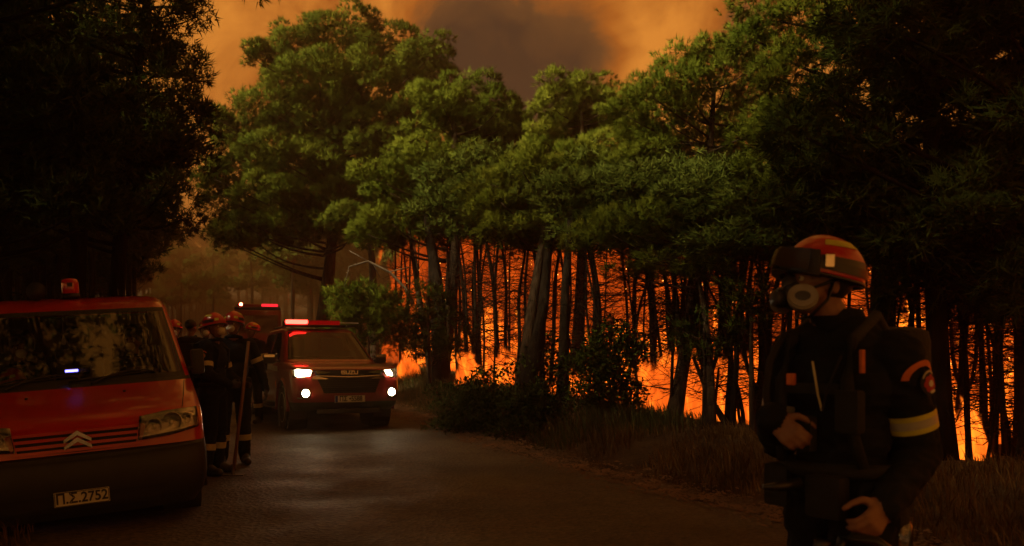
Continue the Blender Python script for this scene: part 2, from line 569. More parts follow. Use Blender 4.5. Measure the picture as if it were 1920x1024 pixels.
T1b = pclumps([(880,178,60,42),(830,200,60,46),(930,210,50,42),(958,236,28,36),(860,250,70,42),(922,268,56,38),(800,300,70,38),(870,318,70,40),(940,318,48,40),
               (760,360,66,38),(830,380,70,36),(735,420,56,30),(800,428,58,30),(868,408,58,34),(705,335,56,36),(690,440,50,26)], 24, jit=1.3)
tree('pine_tree', 'rounded pine with pale right-hand lobe beside the tallest pine', px2w(825, 700, 23.5), px2w(850, 200, 24.3), T1b, 0.20, M_pine, dens=140, K=15, L=0.19, W=0.0155,
     extra_trunks=[(px2w(812, 700, 23.6), px2w(760, 380, 24.4), .12)])
T3 = pclumps([(1050,158,46,32),(1100,178,50,38),(1040,205,46,38),(1110,220,60,42),(1160,188,38,38),(1180,240,50,44),(1060,258,60,38),(1012,250,28,36),(1140,280,60,38),(1190,170,30,30),(1020,300,60,36),(960,320,44,32)], 22, jit=1.0)
tree('pine_tree', 'olive pine crown rising between the two larger crowns, in front of dark smoke', px2w(1075, 745, 21), px2w(1090, 190, 22.4), T3, 0.15, M_pine_y, dens=150, K=15, L=0.18, W=0.0145)
T2 = pclumps([(1040,302,66,40),(980,322,58,38),(1100,322,70,42),(1000,370,70,40),(1070,370,80,40),(1140,370,50,42),(940,380,48,36),(960,428,58,28),(1040,430,70,28),(1110,425,60,34),(918,345,38,32)], 18, jit=0.9)
tree('pine_tree', 'yellow green pine with low wide crown over the leaning trunk', px2w(975, 745, 16.6), px2w(1040, 330, 18.2), T2, 0.16, M_pine_y, dens=180, K=15, L=0.155, W=0.012)
T4 = pclumps([(1390,80,54,34),(1340,95,48,34),(1430,112,42,38),(1270,118,46,38),(1290,160,60,42),(1360,150,70,42),(1220,180,48,42),(1250,230,70,46),(1330,220,80,46),(1410,190,60,46),
              (1200,250,46,42),(1240,290,60,36),(1320,290,80,36),(1400,270,60,40),(1450,230,46,56),(1280,338,70,26),(1350,340,80,26),(1430,330,60,32),(1180,300,40,32)], 15, jit=0.9)
tree('pine_tree', 'bright green pine with domed crown above the burning trunks', px2w(1262, 800, 13.2), px2w(1340, 150, 15.3), T4, 0.12, M_pine, dens=200, K=15, L=0.135, W=0.0105,
     extra_trunks=[(px2w(1380, 800, 13.8), px2w(1400, 300, 15), .09)])
T6 = pclumps([(1170,430,56,42),(1220,410,58,38),(1270,440,58,32),(1148,440,34,32),(1250,492,68,26),(1320,500,58,22),(1215,500,38,18),(1330,440,60,30)], 12.6, jit=0.5)
tree('pine_tree', 'low yellowish pine boughs hanging just above the brightest flames', px2w(1335, 830, 11.8), px2w(1290, 430, 12.8), T6, 0.07, M_pine_y, dens=210, K=15, L=0.12, W=0.0095)

# dark tree mass behind and above the firefighter with the mask
T5t = pclumps([(1500,40,66,46),(1580,50,66,42),(1645,85,56,36),(1460,40,44,38),(1545,100,62,34),(1470,110,40,40),(1620,20,70,40)], 10.5, jit=0.4)
tree('pine_tree', 'pine with sunlit tip of crown and dark hanging boughs beside the masked firefighter', px2w(1640, 850, 10.2), px2w(1600, -200, 10.8),
     T5t + pclumps([(1470,170,60,50),(1500,230,70,50),(1460,270,50,45),(1540,200,70,50),(1520,290,70,45),(1490,345,58,36),(1560,352,56,34),(1450,350,40,30),(1540,420,56,30), (1600,300,60,40)], 10.0, jit=.4) +
     pclumps([(1560,-90,130,60),(1700,-120,130,70),(1640,-260,150,80),(1480,-120,80,50)], 10.8, jit=.6), 0.18, M_pine, dens=240, K=13, L=0.12, W=0.011, droop=0.25, bark=M_bark_dark)
mass = []
for i in range(165):
    px = random.uniform(1490, 1980); py = random.uniform(-130, 600)
    if px < 1620 and py < 180: continue
    if px < 1600 and py > 470: continue
    if py > 520 and px < 1700: continue
    mass.append((px, py, random.uniform(60, 95), random.uniform(46, 70)))
T5 = pclumps(mass, 9.0, jit=1.2, back=False)
can = []  # unseen overhead boughs, added to keep the right-hand trees in shade
for i in range(46):
    x, y, z = random.uniform(1.2, 8.5), random.uniform(-2.5, 7.6), random.uniform(6.2, 9.5)
    can.append(((x, y, z), (random.uniform(.9, 1.3), random.uniform(.9, 1.3), random.uniform(.5, .8))))
tree('pine_tree', 'tall dark pine with drooping needle curtains along the right verge', (5.6, 9.2, 0), (5.3, 8.6, 7.0), T5, 0.16, M_pine_d, dens=105, K=11, L=0.20, W=0.016, droop=0.5, bark=M_bark_dark,
     extra_trunks=[(Vector((4.5, 8.9, 0)), Vector((4.2, 8.6, 6)), .13), (Vector((6.0, 7.9, 0)), Vector((6.3, 8, 7)), .15)])

# small pines and hanging boughs low in front of the trunks
def sapling(label, lst, Y, basepx, dens=130, L=.15, W=.014, m=None, name='pine_sapling', r0=.05):
    cl = pclumps(lst, Y, jit=.3)
    top = cl[0][0]
    return tree(name, label, px2w(basepx, 700, Y), top, cl, r0, m or M_pine, dens=dens, K=9, L=L, W=W)
sapling('young pine with soft foliage in front of the trunks right of the pickup', [(800,560,48,36),(770,600,42,36),(830,610,42,40),(800,650,48,40),(760,640,34,34),(840,660,30,30)], 21, 805, dens=60, L=.2, W=.022, m=M_pine_d)
sapling('bushy young pine behind the bonnet of the pickup', [(690,560,60,34),(640,560,40,26),(720,600,50,40),(660,590,50,34),(700,640,46,36),(640,620,34,30)], 24, 690, dens=70, L=.22, W=.024, m=M_pine)
sapling('small round pine in front of the brightest flames', [(1320,610,36,28),(1300,640,34,30),(1345,645,36,30),(1322,668,38,24)], 12.2, 1322, dens=90, m=M_pine_d)
sapling('slim young pine beside the masked firefighter', [(1410,545,40,28),(1385,575,36,28),(1435,580,36,30),(1410,610,36,22),(1395,530,26,20)], 11.5, 1412, dens=110, m=M_pine)

# ------------------------------------------------------------------ left side trees
L1 = pclumps([(300,20,60,44),(345,2,40,26),(285,90,60,46),(325,120,22,40),(300,180,66,46),(352,205,36,42),(330,262,46,34),(280,260,66,46),(240,330,76,46),(312,342,30,22),(200,390,66,36),(290,395,42,18),(240,100,70,60),(220,220,80,60),(330,300,26,22),(368,250,18,18)], 17, jit=.8)
fill = [(random.uniform(-60, 230), random.uniform(-60, 400), random.uniform(60, 90), random.uniform(45, 65)) for _ in range(26)]
L1 += pclumps(fill, 17.5, jit=1.5, back=False)
L1 += [((random.uniform(-12.5, -5.0), random.uniform(13, 18), random.uniform(8.6, 12)), (1.2, 1.2, .7)) for _ in range(22)]  # high boughs mostly out of view, put in to cast shade
tree('pine_tree', 'large dark pine overhanging the road above the parked red van', px2w(208, 600, 18.5), px2w(300, -160, 17.5), L1, 0.20, M_pine_d, dens=85, K=7, L=0.24, W=0.028, bark=M_bark_dark,
     extra_trunks=[(px2w(145, 600, 18), px2w(200, 150, 17.2), .24)])
fill = [(random.uniform(-120, 170), random.uniform(-80, 470), random.uniform(60, 100), random.uniform(45, 70)) for _ in range(34)]
L2 = pclumps(fill, 13.0, jit=1.2, back=False)
L2 += [((random.uniform(-10.5, -2.6), random.uniform(3.5, 13), random.uniform(7.0, 10)), (1.25, 1.25, .75)) for _ in range(54)]  # unseen canopy above the van, put in to shade it and the road
tree('pine_tree', 'near dark pine spreading over the van from the left verge', (-8.3, 12.6, 0), (-7.6, 11.0, 8.5), L2, 0.22, M_pine_d, dens=70, K=7, L=0.24, W=0.030, bark=M_bark_dark,
     extra_trunks=[(Vector((-7.4, 13.2, 0)), Vector((-7.8, 12.5, 6)), .15), (Vector((-6.6, 14.0, 0)), Vector((-6.9, 13.2, 5.5)), .11)])
B3 = [((random.uniform(-5, 4.5), random.uniform(-7, 2.0), random.uniform(7.5, 11)), (1.35, 1.35, .8)) for _ in range(56)]  # pine out of view, added overhead as a light blocker
B3 += [((random.uniform(-3.0, 4.5), random.uniform(1.0, 7.0), random.uniform(8.4, 11.5)), (1.35, 1.35, .8)) for _ in range(22)]
tree('pine_tree', 'unseen roadside pine added so that its canopy shades the road', (-5.8, -3.0, 0), (-2, -2.5, 9), B3 + can, 0.25, M_pine_d, dens=55, K=8, L=0.24, W=0.034)

# forest carried on round the viewpoint: mostly unseen pines added to shade the road
cl = []
for i in range(34):
    an, rr_ = random.uniform(0, 6.28), 3.6 * math.sqrt(random.random())
    z_ = random.uniform(4.0, 12.0)
    cl.append(((rr_ * math.cos(an), rr_ * math.sin(an), z_), (1.5, 1.5, .9)))
side_crown = foliage_mesh('side_crown', cl, [M_pine_d], 42, 8, .36, .075)
mbt = MB(); mbt.tube(curve_pts((0, 0, -.1), (.3, .2, 10.5), 9, 0, .03), [.24 * (1.2 if i == 0 else 1) * (1 - .6 * i / 9) for i in range(10)], 8)
for (c, r) in cl: mbt.tube(curve_pts((.1, .05, c[2] * .75), c, 4, .05, .08), [.04, .03, .025, .02, .01], 5)
side_trunk = mbt.mesh('side_trunk', M_bark_dark, smooth=True)
for (x, y) in ((-13.5, 1.5), (-11, -4), (-14.5, 8), (-17.5, 14), (-6.5, -8.5), (-21, 20), (-20, 5), (-9.5, 3.5), (-17, -3), (-7.5, -2), (-15.5, 24), (-17.5, 29), (-20, 35), (-16, 11), (-23, 28), (-24, 41), (-27, 47), (-30, 54), (-34, 61), (-31, 44), (-39, 68), (-38, 55), (-44, 75)):
    o = empty('shade_pine', (x, y, gzf(x, y) - .05), random.uniform(0, 6.28)); tag(o, 'dense dark pine added beside and behind the viewpoint to shade the road', 'tree', 'added shade pines around the viewpoint')
    link('trunk', side_trunk, o); link('crown', side_crown, o)

# ------------------------------------------------------------------ slender pines with dead twigs in front of the fire
def slender_trunk(seed, h=9.0, r=0.10, bend=0.5):
    rr = random.Random(seed)
    mb = MB()
    ax, ay = rr.uniform(-1, 1) * bend, rr.uniform(-1, 1) * bend * 0.6
    fx = rr.uniform(0, 6)
    def at(t):
        return Vector((ax * t * t + 0.10 * math.sin(5 * t + fx) * t + .04 * math.sin(13 * t + fx), ay * t + 0.06 * math.sin(4 * t + fx), h * t))
    pts = [at(i / 14) for i in range(15)]
    mb.tube(pts, [r * (1.2 if i == 0 else 1) * (1 - 0.65 * i / 14) for i in range(15)], 7)
    for k in range(26):
        t = rr.uniform(0.10, 0.75)
        p = at(t); an = rr.uniform(0, 6.28); ln = rr.uniform(0.4, 1.5)
        d = Vector((math.cos(an), math.sin(an), rr.uniform(-0.35, 0.6)))
        q = [p, p + d * ln * .5 + Vector((0, 0, rr.uniform(-.1, .1))), p + d * ln + Vector((0, 0, rr.uniform(-.25, .25)))]
        mb.tube(q, [0.013, 0.009, 0.004], 4, caps=False)
        for j in range(4):
            s = q[0].lerp(q[2], rr.uniform(.3, 1)); e_ = s + Vector((rr.uniform(-.4, .4), rr.uniform(-.4, .4), rr.uniform(-.25, .35)))
            mb.tube([s, e_], [0.006, 0.003], 3, caps=False)
    return mb.mesh('slender_trunk', M_bark_dark, smooth=True)

def fork_trunk(seed, h=5.8, r=0.058):
    rr = random.Random(seed); mb = MB()
    s = rr.choice((-1, 1))
    a = [Vector((0, 0, 0)), Vector((.04 * s, 0, .5)), Vector((.10 * s, .02, 1.1))]
    mb.tube(a, [r * 1.2, r, r * .95], 7)
    for sg, ln in ((1, 1.0), (-1, .9)):
        q = [a[-1]]
        for i in range(1, 9):
            t = i / 8
            q.append(a[-1] + Vector((sg * s * (0.5 * t ** .7 + .05 * math.sin(9 * t)), .1 * t, (h - 1.1) * t * ln)))
        mb.tube(q, [r * .75 * (1 - .6 * i / 8) for i in range(9)], 6)
        for k in range(14):
            p = q[rr.randrange(1, 7)]; an = rr.uniform(0, 6.28); L_ = rr.uniform(.3, 1.2)
            e_ = p + Vector((math.cos(an), math.sin(an), rr.uniform(-.2, .6))) * L_
            mb.tube([p, p.lerp(e_, .5) + Vector((0, 0, .05)), e_], [.011, .008, .003], 4, caps=False)
            mb.tube([p.lerp(e_, .6), e_ + Vector((rr.uniform(-.3, .3), 0, .25))], [.005, .003], 3, caps=False)
    return mb.mesh('forked_trunk', M_bark_dark, smooth=True)

S_TR = [slender_trunk(100 + i, 6.0, (0.036, 0.050, 0.062, 0.078, 0.042, 0.055, 0.030)[i], (0.5, .9, .35, .6, 1.1, .3, .7)[i]) for i in range(7)]
S_FK = [fork_trunk(50 + i) for i in range(3)]
S_CR = []
for i in range(4):
    cl = [((random.uniform(-1.1, 1.1), random.uniform(-1.1, 1.1), random.uniform(4.5, 6.0)), (random.uniform(.5, .8), random.uniform(.5, .8), random.uniform(.3, .5))) for _ in range(9)]
    S_CR.append(foliage_mesh('slender_crown', cl, [M_pine_d], 60, 8, .22, .025))
def fire_x(y):  # the burning line behind the roadside trees
    return float(np.interp(y, [2, 6, 12, 18, 24, 28, 33, 39, 46], [10.4, 9.8, 8.6, 6.5, 3.0, -.4, -3.4, -6.0, -8.6]))
placed = []
def slender(x, y, mesh, crown=True, s=1.0, rz=None, label='slender dark pine trunk with dead twigs standing before the fire', group='slender pines in front of the fire'):
    o = empty('slender_pine', (x, y, gzf(x, y) - .08), random.uniform(0, 6.28) if rz is None else rz)
    s *= (1.25 + .245 * y - gzf(x, y)) / 6.2
    t_ = 1 / s ** .6
    o.scale = (s * t_, s * t_, s)
    p_ = 960 + x / y * F
    zone = 'right of the pickup' if p_ < 900 else 'near the leaning trunk' if p_ < 1085 else 'behind the dark bush' if p_ < 1220 else 'in the brightest flames' if p_ < 1440 else 'behind the masked firefighter' if p_ < 1740 else 'at the right verge'
    form = dict(zip([m_.name for m_ in S_TR], ('thin straight', 'curved', 'stout', 'thick', 'strongly bent', 'upright', 'spindly'))).get(mesh.name, 'low-forked')
    tag(o, f'{form} dark pine with dead twigs before the fire, {zone}', 'tree', f'{form} dark pines {zone}')
    link('trunk', mesh, o)
    if crown: link('crown', random.choice(S_CR), o)
    placed.append((x, y))
def edge_y(px):   # distance at which a line of sight crosses the forest edge, and the fire
    ys_ = np.arange(5, 60, .1); xs_ = (px - 960) / F * ys_
    e0 = ys_[np.argmax(xs_ > xr(ys_) + 2.5 / .91)]
    fx_ = np.array([fire_x(v) for v in ys_])
    hit = xs_ > fx_ - .7
    return e0, (ys_[np.argmax(hit)] if hit.any() else 40)
tries = 0
while len(placed) < 100 and tries < 3000:
    tries += 1
    px = random.uniform(725, 1960)
    if 1500 < px < 1740 and random.random() < .6: continue
    e0, e1 = edge_y(px)
    if e1 < e0 + .3: continue
    y = e0 + (e1 - e0) * random.random() ** 1.15
    x = (px - 960) / F * y
    if any((x - a) ** 2 + (y - b2) ** 2 < 0.38 ** 2 for a, b2 in placed): continue
    if random.random() < .17:
        slender(x, y, random.choice(S_FK), True, random.uniform(.85, 1.0), random.choice((0, math.pi)) + random.uniform(-.5, .5), 'forked dark pine trunk splitting low before the fire', 'forked pines in front of the fire')
    else:
        slender(x, y, random.choice(S_TR), True, random.uniform(.85, 1.02))

for px in (1228, 1247, 1272, 1296, 1318, 1338, 1362, 1392, 1421, 1443, 862, 884, 905, 931, 952, 1106, 1128, 1176, 1201, 1792, 1822, 1868, 1891):
    e0, e1 = edge_y(px); y = e0 + random.uniform(.1, .35) * (e1 - e0); x = (px - 960) / F * y
    slender(x, y, random.choice(S_TR), True, random.uniform(.9, 1.0))

# the strongest leaning trunk, standing by itself in front of the flames
def leaning(label, lst, Y, rr, name='leaning_pine'):
    b = px2w(*lst[0], Y); o = empty(name, (b.x, b.y, gzf(b.x, b.y) - .1)); tag(o, label, 'tree')
    pts = [px2w(px, py, Y + .30 * i) - Vector(o.location) for i, (px, py) in enumerate(lst)]
    pts[0].z = 0
    mb = MB()
    mb.tube(pts, [rr * (1.2 if i == 0 else 1) * (1 - .62 * i / len(pts)) for i in range(len(pts))], 10)
    mb.build('trunk', M_bark_dark, o, smooth=True)
    return o
leaning('thick pine trunk leaning right over the green shrubs', [(982, 740), (998, 680), (1010, 630), (1018, 570), (1024, 500), (1030, 420), (1040, 350)], 16.2, .17)
leaning('thick pale-barked pine trunk forking behind the young pine', [(826, 700), (826, 640), (822, 560), (815, 500), (806, 450), (800, 380)], 22.5, .22)
leaning('thick straight pine trunk between leaning trunk and dark bush', [(1054, 760), (1056, 700), (1058, 620), (1060, 540), (1066, 460), (1072, 390)], 15.6, .125)
leaning('slanting half-fallen pine stem propped among burning trunks', [(1372, 815), (1340, 760), (1318, 715), (1300, 670)], 12.4, .05, 'fallen_pine')

# pale dead branches over the pickup
mb = MB()
dl = [px2w(*p, 22) for p in ((655, 500), (690, 490), (730, 510), (760, 540), (775, 570))]
o = empty('dead_branch', dl[-1]); tag(o, 'pale bare dead branch arching in front of dark pine trunks', 'branch')
mb.tube([p - dl[-1] for p in dl], [.02, .028, .035, .04, .05], 6)
for a_, b2 in (((690, 490), (655, 470)), ((730, 510), (770, 500)), ((700, 495), (712, 520)), ((655, 500), (645, 540))):
    mb.tube([px2w(*a_, 22) - dl[-1], px2w(*b2, 22.1) - dl[-1]], [.018, .008], 5)
mb.build('stem', mat('dead_wood', (.16, .12, .085), .9, var=.4), o, smooth=True)

# ------------------------------------------------------------------ far trees fading in the smoke
FT = [slender_trunk(300 + i, 12, .16, .5) for i in range(3)]
FC = []
for i in range(3):
    cl = [((random.uniform(-2, 2), random.uniform(-2, 2), random.uniform(4.5 if _ < 6 else 6.5, 12.5)), (random.uniform(1, 1.6), random.uniform(1, 1.6), random.uniform(.7, 1.1))) for _ in range(18)]
    FC.append(foliage_mesh('far_crown', cl, [M_pine_d], 22, 8, .42, .06))
nfar = 0
while nfar < 180:
    y = random.uniform(30, 115) if nfar > 25 else random.uniform(30, 50)
    x = random.uniform(-75, 3)
    px = 960 + x / y * F
    dr = x - float(xr(y)); 
    if -ROADW - 1.2 < dr < 2.2: continue
    if px < -150 or px > 800: continue
    if y < 52 and px > 270: continue
    if dr < 0 and y < 48 and px > 330: continue
    o = empty('distant_pine', (x, y, gzf(x, y) - .1), random.uniform(0, 6.28))
    s = random.uniform(.75, 1.0) * (.8 if 290 < px < 420 else 1); o.scale = (s, s, s)
    zone = 'beyond the van roof' if px < 290 else 'beyond the standing firefighters' if px < 430 else 'beyond the fire engine' if px < 540 else 'beyond the pickup roof'
    tag(o, f'hazy pine fading in the smoke {zone}', 'tree', f'distant pines {zone}')
    link('trunk', random.choice(FT), o); link('crown', random.choice(FC), o)
    nfar += 1

# ================================================================== shrubs and grass
def shrub(label, lst, Y, name='shrub', leaf=.075, dens=160, m=None, K=3):
    cl = pclumps(lst, Y, jit=.25)
    bx = sum(c[0][0] for c in cl) / len(cl); by = sum(c[0][1] for c in cl) / len(cl)
    base = Vector((bx, by, gzf(bx, by)))
    root = empty(name, base); tag(root, label, 'shrub')
    mb = MB()
    for (c, r) in cl:
        c = Vector(c) - base
        mb.tube(curve_pts((random.uniform(-.15, .15), random.uniform(-.15, .15), -.05), c, 4, 0, .12), [.022, .018, .014, .01, .006], 5)
    mb.build('stem', M_bark, root, smooth=True)
    Ps, Ds = [], []
    for (c, r) in cl:
        P, D = clump_tufts(np.array(c) - np.array(base), r, int(dens * (r[0] * r[2]) * 12), RNG)
        D = D + np.array([0, 0, .3])
        Ps.append(P); Ds.append(D)
    P = np.concatenate(Ps); D = np.concatenate(Ds); n = len(P)
    # broad leaves: diamonds of four corners
    dirs = D[:, None] + .8 * RNG.normal(size=(n, K, 3)); dirs /= np.linalg.norm(dirs, axis=2, keepdims=True)
    side = np.cross(dirs, RNG.normal(size=(n, K, 3))); side /= np.linalg.norm(side, axis=2, keepdims=True)
    b0 = P[:, None] + RNG.normal(size=(n, K, 3)) * leaf * .5
    ln = leaf * RNG.uniform(.6, 1.3, (n, K, 1))
    V = np.stack([b0, b0 + dirs * ln * .5 + side * ln * .26, b0 + dirs * ln, b0 + dirs * ln * .5 - side * ln * .26], 2).reshape(-1, 3)
    me = np_mesh('foliage', V, np.arange(len(V)).reshape(-1, 4), [m or M_leaf])
    me.attributes.new('puff_normal', 'FLOAT_VECTOR', 'POINT').data.foreach_set('vector', np.repeat((D[:, None] * .6 + .5 * RNG.normal(size=(n, K, 3))).reshape(-1, 3), 4, axis=0).astype(np.float32).ravel())
    link('foliage', me, root)
    return root
shrub('low spreading green shrub on the verge beside the pickup', [(850,765,38,34),(890,750,46,36),(940,765,46,40),(880,800,56,28),(930,810,46,26),(840,800,26,24),(860,735,36,22)], 14.2, leaf=.06)
shrub('dark evergreen shrub below the leaning pine trunk', [(985,770,46,40),(1020,790,40,34),(970,810,46,24),(1010,755,36,30),(1025,740,26,30)], 13.4, leaf=.06)
shrub('leafy dark bush silhouetted against flames, mid-bank', [(1140,660,46,40),(1110,690,36,36),(1180,690,40,36),(1140,720,50,34),(1105,745,30,30),(1185,740,30,26),(1150,625,30,24),(1205,660,22,24),(1150,765,44,24)], 13.8, leaf=.075, dens=110, m=M_pine_d)
shrub('scraggly leafy bush clinging between the leaning trunk and the flames', [(1000,690,26,34),(1025,660,22,36),(1040,710,24,30),(940,705,30,22),(900,715,26,18),(1005,730,30,20)], 16.8, leaf=.085, dens=45, m=M_pine_d)

M_straw = mat('dry_grass', (0.175, 0.098, 0.034), .95, col2=(0.060, 0.035, 0.014), scale=2.2, detail=3, spec=.06)
M_weed = mat('green_weeds', (0.07, 0.078, 0.024), .9, col2=(0.045, 0.040, 0.018), scale=1.5, spec=.06)
def grass(name, label, xs, ys, hs, m, lean=.5, w=.007, n_seg=2):
    n = len(xs)
    zs = gz(xs, ys)
    an = RNG.uniform(0, 6.28, n); ld = np.stack([np.cos(an), np.sin(an), np.zeros(n)], 1) * (RNG.uniform(.1, 1, n) ** 1.5 * lean)[:, None] * hs[:, None]
    # wind-combed towards the road
    ld[:, 0] -= .16 * hs; ld[:, 1] -= .05 * hs
    base = np.stack([xs, ys, zs - .01], 1)
    up = np.stack([np.zeros(n), np.zeros(n), hs], 1)
    sd_ = np.stack([np.cos(an + 1.2), np.sin(an + 1.2), np.zeros(n)], 1) * w
    mid = base + up * .6 + ld * .35; tip = base + up * .95 + ld
    V = np.stack([base - sd_, base + sd_, mid + sd_ * .7, mid - sd_ * .7, tip], 1).reshape(-1, 3)
    k = np.arange(n)[:, None] * 5
    Fc = np.concatenate([k + np.array([[0, 1, 2]]), k + np.array([[0, 2, 3]]), k + np.array([[3, 2, 4]])])
    o = link(name, np_mesh(name, V, Fc, [m]))
    return tag(o, label, 'grass', kind='stuff')
def bank_pts(n, y0, y1, d0, d1, clump=0.22):
    nc = n // 14
    cy = RNG.uniform(0, 1, nc) ** 1.25 * (y1 - y0) + y0; cd = RNG.uniform(d0, d1, nc)
    ys = np.repeat(cy, 14) + RNG.normal(size=nc * 14) * clump; ds = np.repeat(cd, 14) + RNG.normal(size=nc * 14) * clump * .7
    ds = np.maximum(ds, d0 - .05)
    x_ = xr(ys) + ds / .91
    keep = (np.sin(x_ * 2.1 + ys * .7) + np.sin(ys * 1.7 - x_) + np.sin(x_ * 4.3 - ys * 3.1)) > RNG.uniform(-2.4, 1.2, len(x_))
    return x_[keep], ys[keep], ds[keep]
xs, ys, ds = bank_pts(52000, 3.5, 27, .25, 3.2)
tall = .35 + .55 * (np.sin(xs * 1.3 + ys * 2.2) * np.sin(ys * .9 - xs * 1.7) + .25) + .5 * RNG.random(len(xs)) ** 4
hs = np.maximum(.03, .05 + .26 * sstep(.2, 1.0, ds) * (1 - .6 * sstep(1.5, 2.6, ds)) * tall) * RNG.uniform(.5, 1.3, len(xs))
grass('dry_grass', 'long dry straw-coloured grass leaning over the roadside bank', xs, ys, hs, M_straw, 1.15, .0048)
xs, ys, ds = bank_pts(15000, 12, 30, .35, 2.6)
hs = (.05 + .22 * sstep(.2, 1.2, ds)) * RNG.uniform(.6, 1.25, len(xs))
grass('green_weeds', 'low green weeds on the bank beside the pickup', xs, ys, hs, M_weed, .6, .007)
n = 5200
ys = RNG.uniform(3.6, 10, n); xs = xr(ys) - ROADW - RNG.uniform(-.12, 2.2, n)
grass('verge_grass', 'sparse dry grass on the left verge under the van', xs, ys, RNG.uniform(.06, .26, n), M_straw, .9, .004)
# fallen needles, twigs and gravel along the road edge
n = 9000
ys = RNG.uniform(3, 26, n); dd = RNG.normal(size=n) * .22 + .12
xs = xr(ys) + dd
P = np.stack([xs, ys, gz(xs, ys) + .03], 1); s_ = RNG.uniform(.008, .03, (n, 1))
an = RNG.uniform(0, 6.28, n); e1 = np.stack([np.cos(an), np.sin(an), RNG.uniform(-.2, .2, n)], 1) * s_ * 1.6; e2 = np.stack([-np.sin(an), np.cos(an), np.zeros(n)], 1) * s_ * .6; e3 = np.array([[0, 0, 1]]) * s_ * .6
V = np.stack([P + e1, P + e2, P - e1, P - e2, P + e3, P - e3], 1).reshape(-1, 3)
k = np.arange(n)[:, None] * 6
Fc = np.concatenate([k + np.array([[i, (i + 1) % 4, t]]) for i in range(4) for t in (4,)])
tag(link('verge_litter', np_mesh('verge_litter', V, Fc, [mat('litter', (.17, .085, .042), .95, col2=(.07, .045, .03), scale=3)])), 'reddish litter of needles and stones along the road edge', 'litter', kind='stuff')

# ================================================================== fire
def fire_mat(name, boost=1.0, bias=0.0, gain=.6, pw=1.6, big=(.55, .75), fine=(2.2, .35), lo=.10, hi=.30, stretch=.42):
    """burning gas: hot near its foot, breaking up into clear air at its top and ends (attributes heat and body)"""
    m, n, l, o = material(name)
    t = n.new('ShaderNodeTexCoord')
    def noise(sc, det, sx=(1, 1, 1), dist=0.0):
        mp = n.new('ShaderNodeMapping'); mp.inputs['Scale'].default_value = sx; l.new(t.outputs['Object'], mp.inputs[0])
        z = n.new('ShaderNodeTexNoise'); z.inputs['Scale'].default_value = sc; z.inputs['Detail'].default_value = det; z.inputs['Distortion'].default_value = dist
        l.new(mp.outputs[0], z.inputs['Vector']); return z.outputs['Fac']
    def mth(op, a, b):
        q = n.new('ShaderNodeMath'); q.operation = op
        for i, v in enumerate((a, b)):
            if isinstance(v, (int, float)): q.inputs[i].default_value = v
            else: l.new(v, q.inputs[i])
        return q.outputs[0]
    at_ = n.new('ShaderNodeAttribute'); at_.attribute_name = 'heat'
    ab = n.new('ShaderNodeAttribute'); ab.attribute_name = 'body'
    nb = mth('MULTIPLY', mth('SUBTRACT', noise(big[0], 3, (1, 1, stretch), .8), .5), big[1])
    nf_ = mth('MULTIPLY', mth('SUBTRACT', noise(fine[0], 6, (1, 1, stretch), 1.0), .5), fine[1])
    nn = mth('ADD', nb, nf_)
    T = mth('ADD', mth('ADD', mth('MULTIPLY', mth('POWER', at_.outputs['Fac'], pw), gain), bias), nn)
    r = n.new('ShaderNodeValToRGB'); cr = r.color_ramp; l.new(T, r.inputs['Fac'])
    cr.elements[0].position = 0.0; cr.elements[0].color = (.035, .004, .0004, 1)
    cr.elements[1].position = 1.0; cr.elements[1].color = (3.6, 1.75, .35, 1)
    for p, c in ((.25, (.13, .0145, .001)), (.48, (.31, .042, .0025)), (.68, (.70, .135, .008)), (.84, (1.5, .46, .04))):
        e_ = cr.elements.new(p); e_.color = (*c, 1)
    em = n.new('ShaderNodeEmission'); l.new(r.outputs[0], em.inputs[0]); em.inputs[1].default_value = boost
    al = n.new('ShaderNodeMapRange'); al.interpolation_type = 'SMOOTHSTEP'
    al.inputs['From Min'].default_value = lo; al.inputs['From Max'].default_value = hi
    l.new(mth('ADD', ab.outputs['Fac'], nn), al.inputs['Value'])
    tr = n.new('ShaderNodeBsdfTransparent'); mx = n.new('ShaderNodeMixShader')
    l.new(al.outputs[0], mx.inputs[0]); l.new(tr.outputs[0], mx.inputs[1]); l.new(em.outputs[0], mx.inputs[2])
    l.new(mx.outputs[0], o.inputs[0])
    return m
def attr(me, name, v): me.attributes.new(name, 'FLOAT', 'POINT').data.foreach_set('value', np.asarray(v, dtype=np.float32).ravel())
ns, nh = 190, 34
fy = np.linspace(2, 50, ns); fx = np.array([fire_x(v) for v in fy])
fx = np.convolve(np.pad(fx, 8, mode='edge'), np.ones(17) / 17, mode='valid')
tx, ty = np.gradient(fx), np.gradient(fy); ln = np.hypot(tx, ty); nxn, nyn = ty / ln, -tx / ln
V = []; heats = []; bodies = []
S, Hh = np.meshgrid(np.arange(ns), np.linspace(0, 1, nh), indexing='ij')
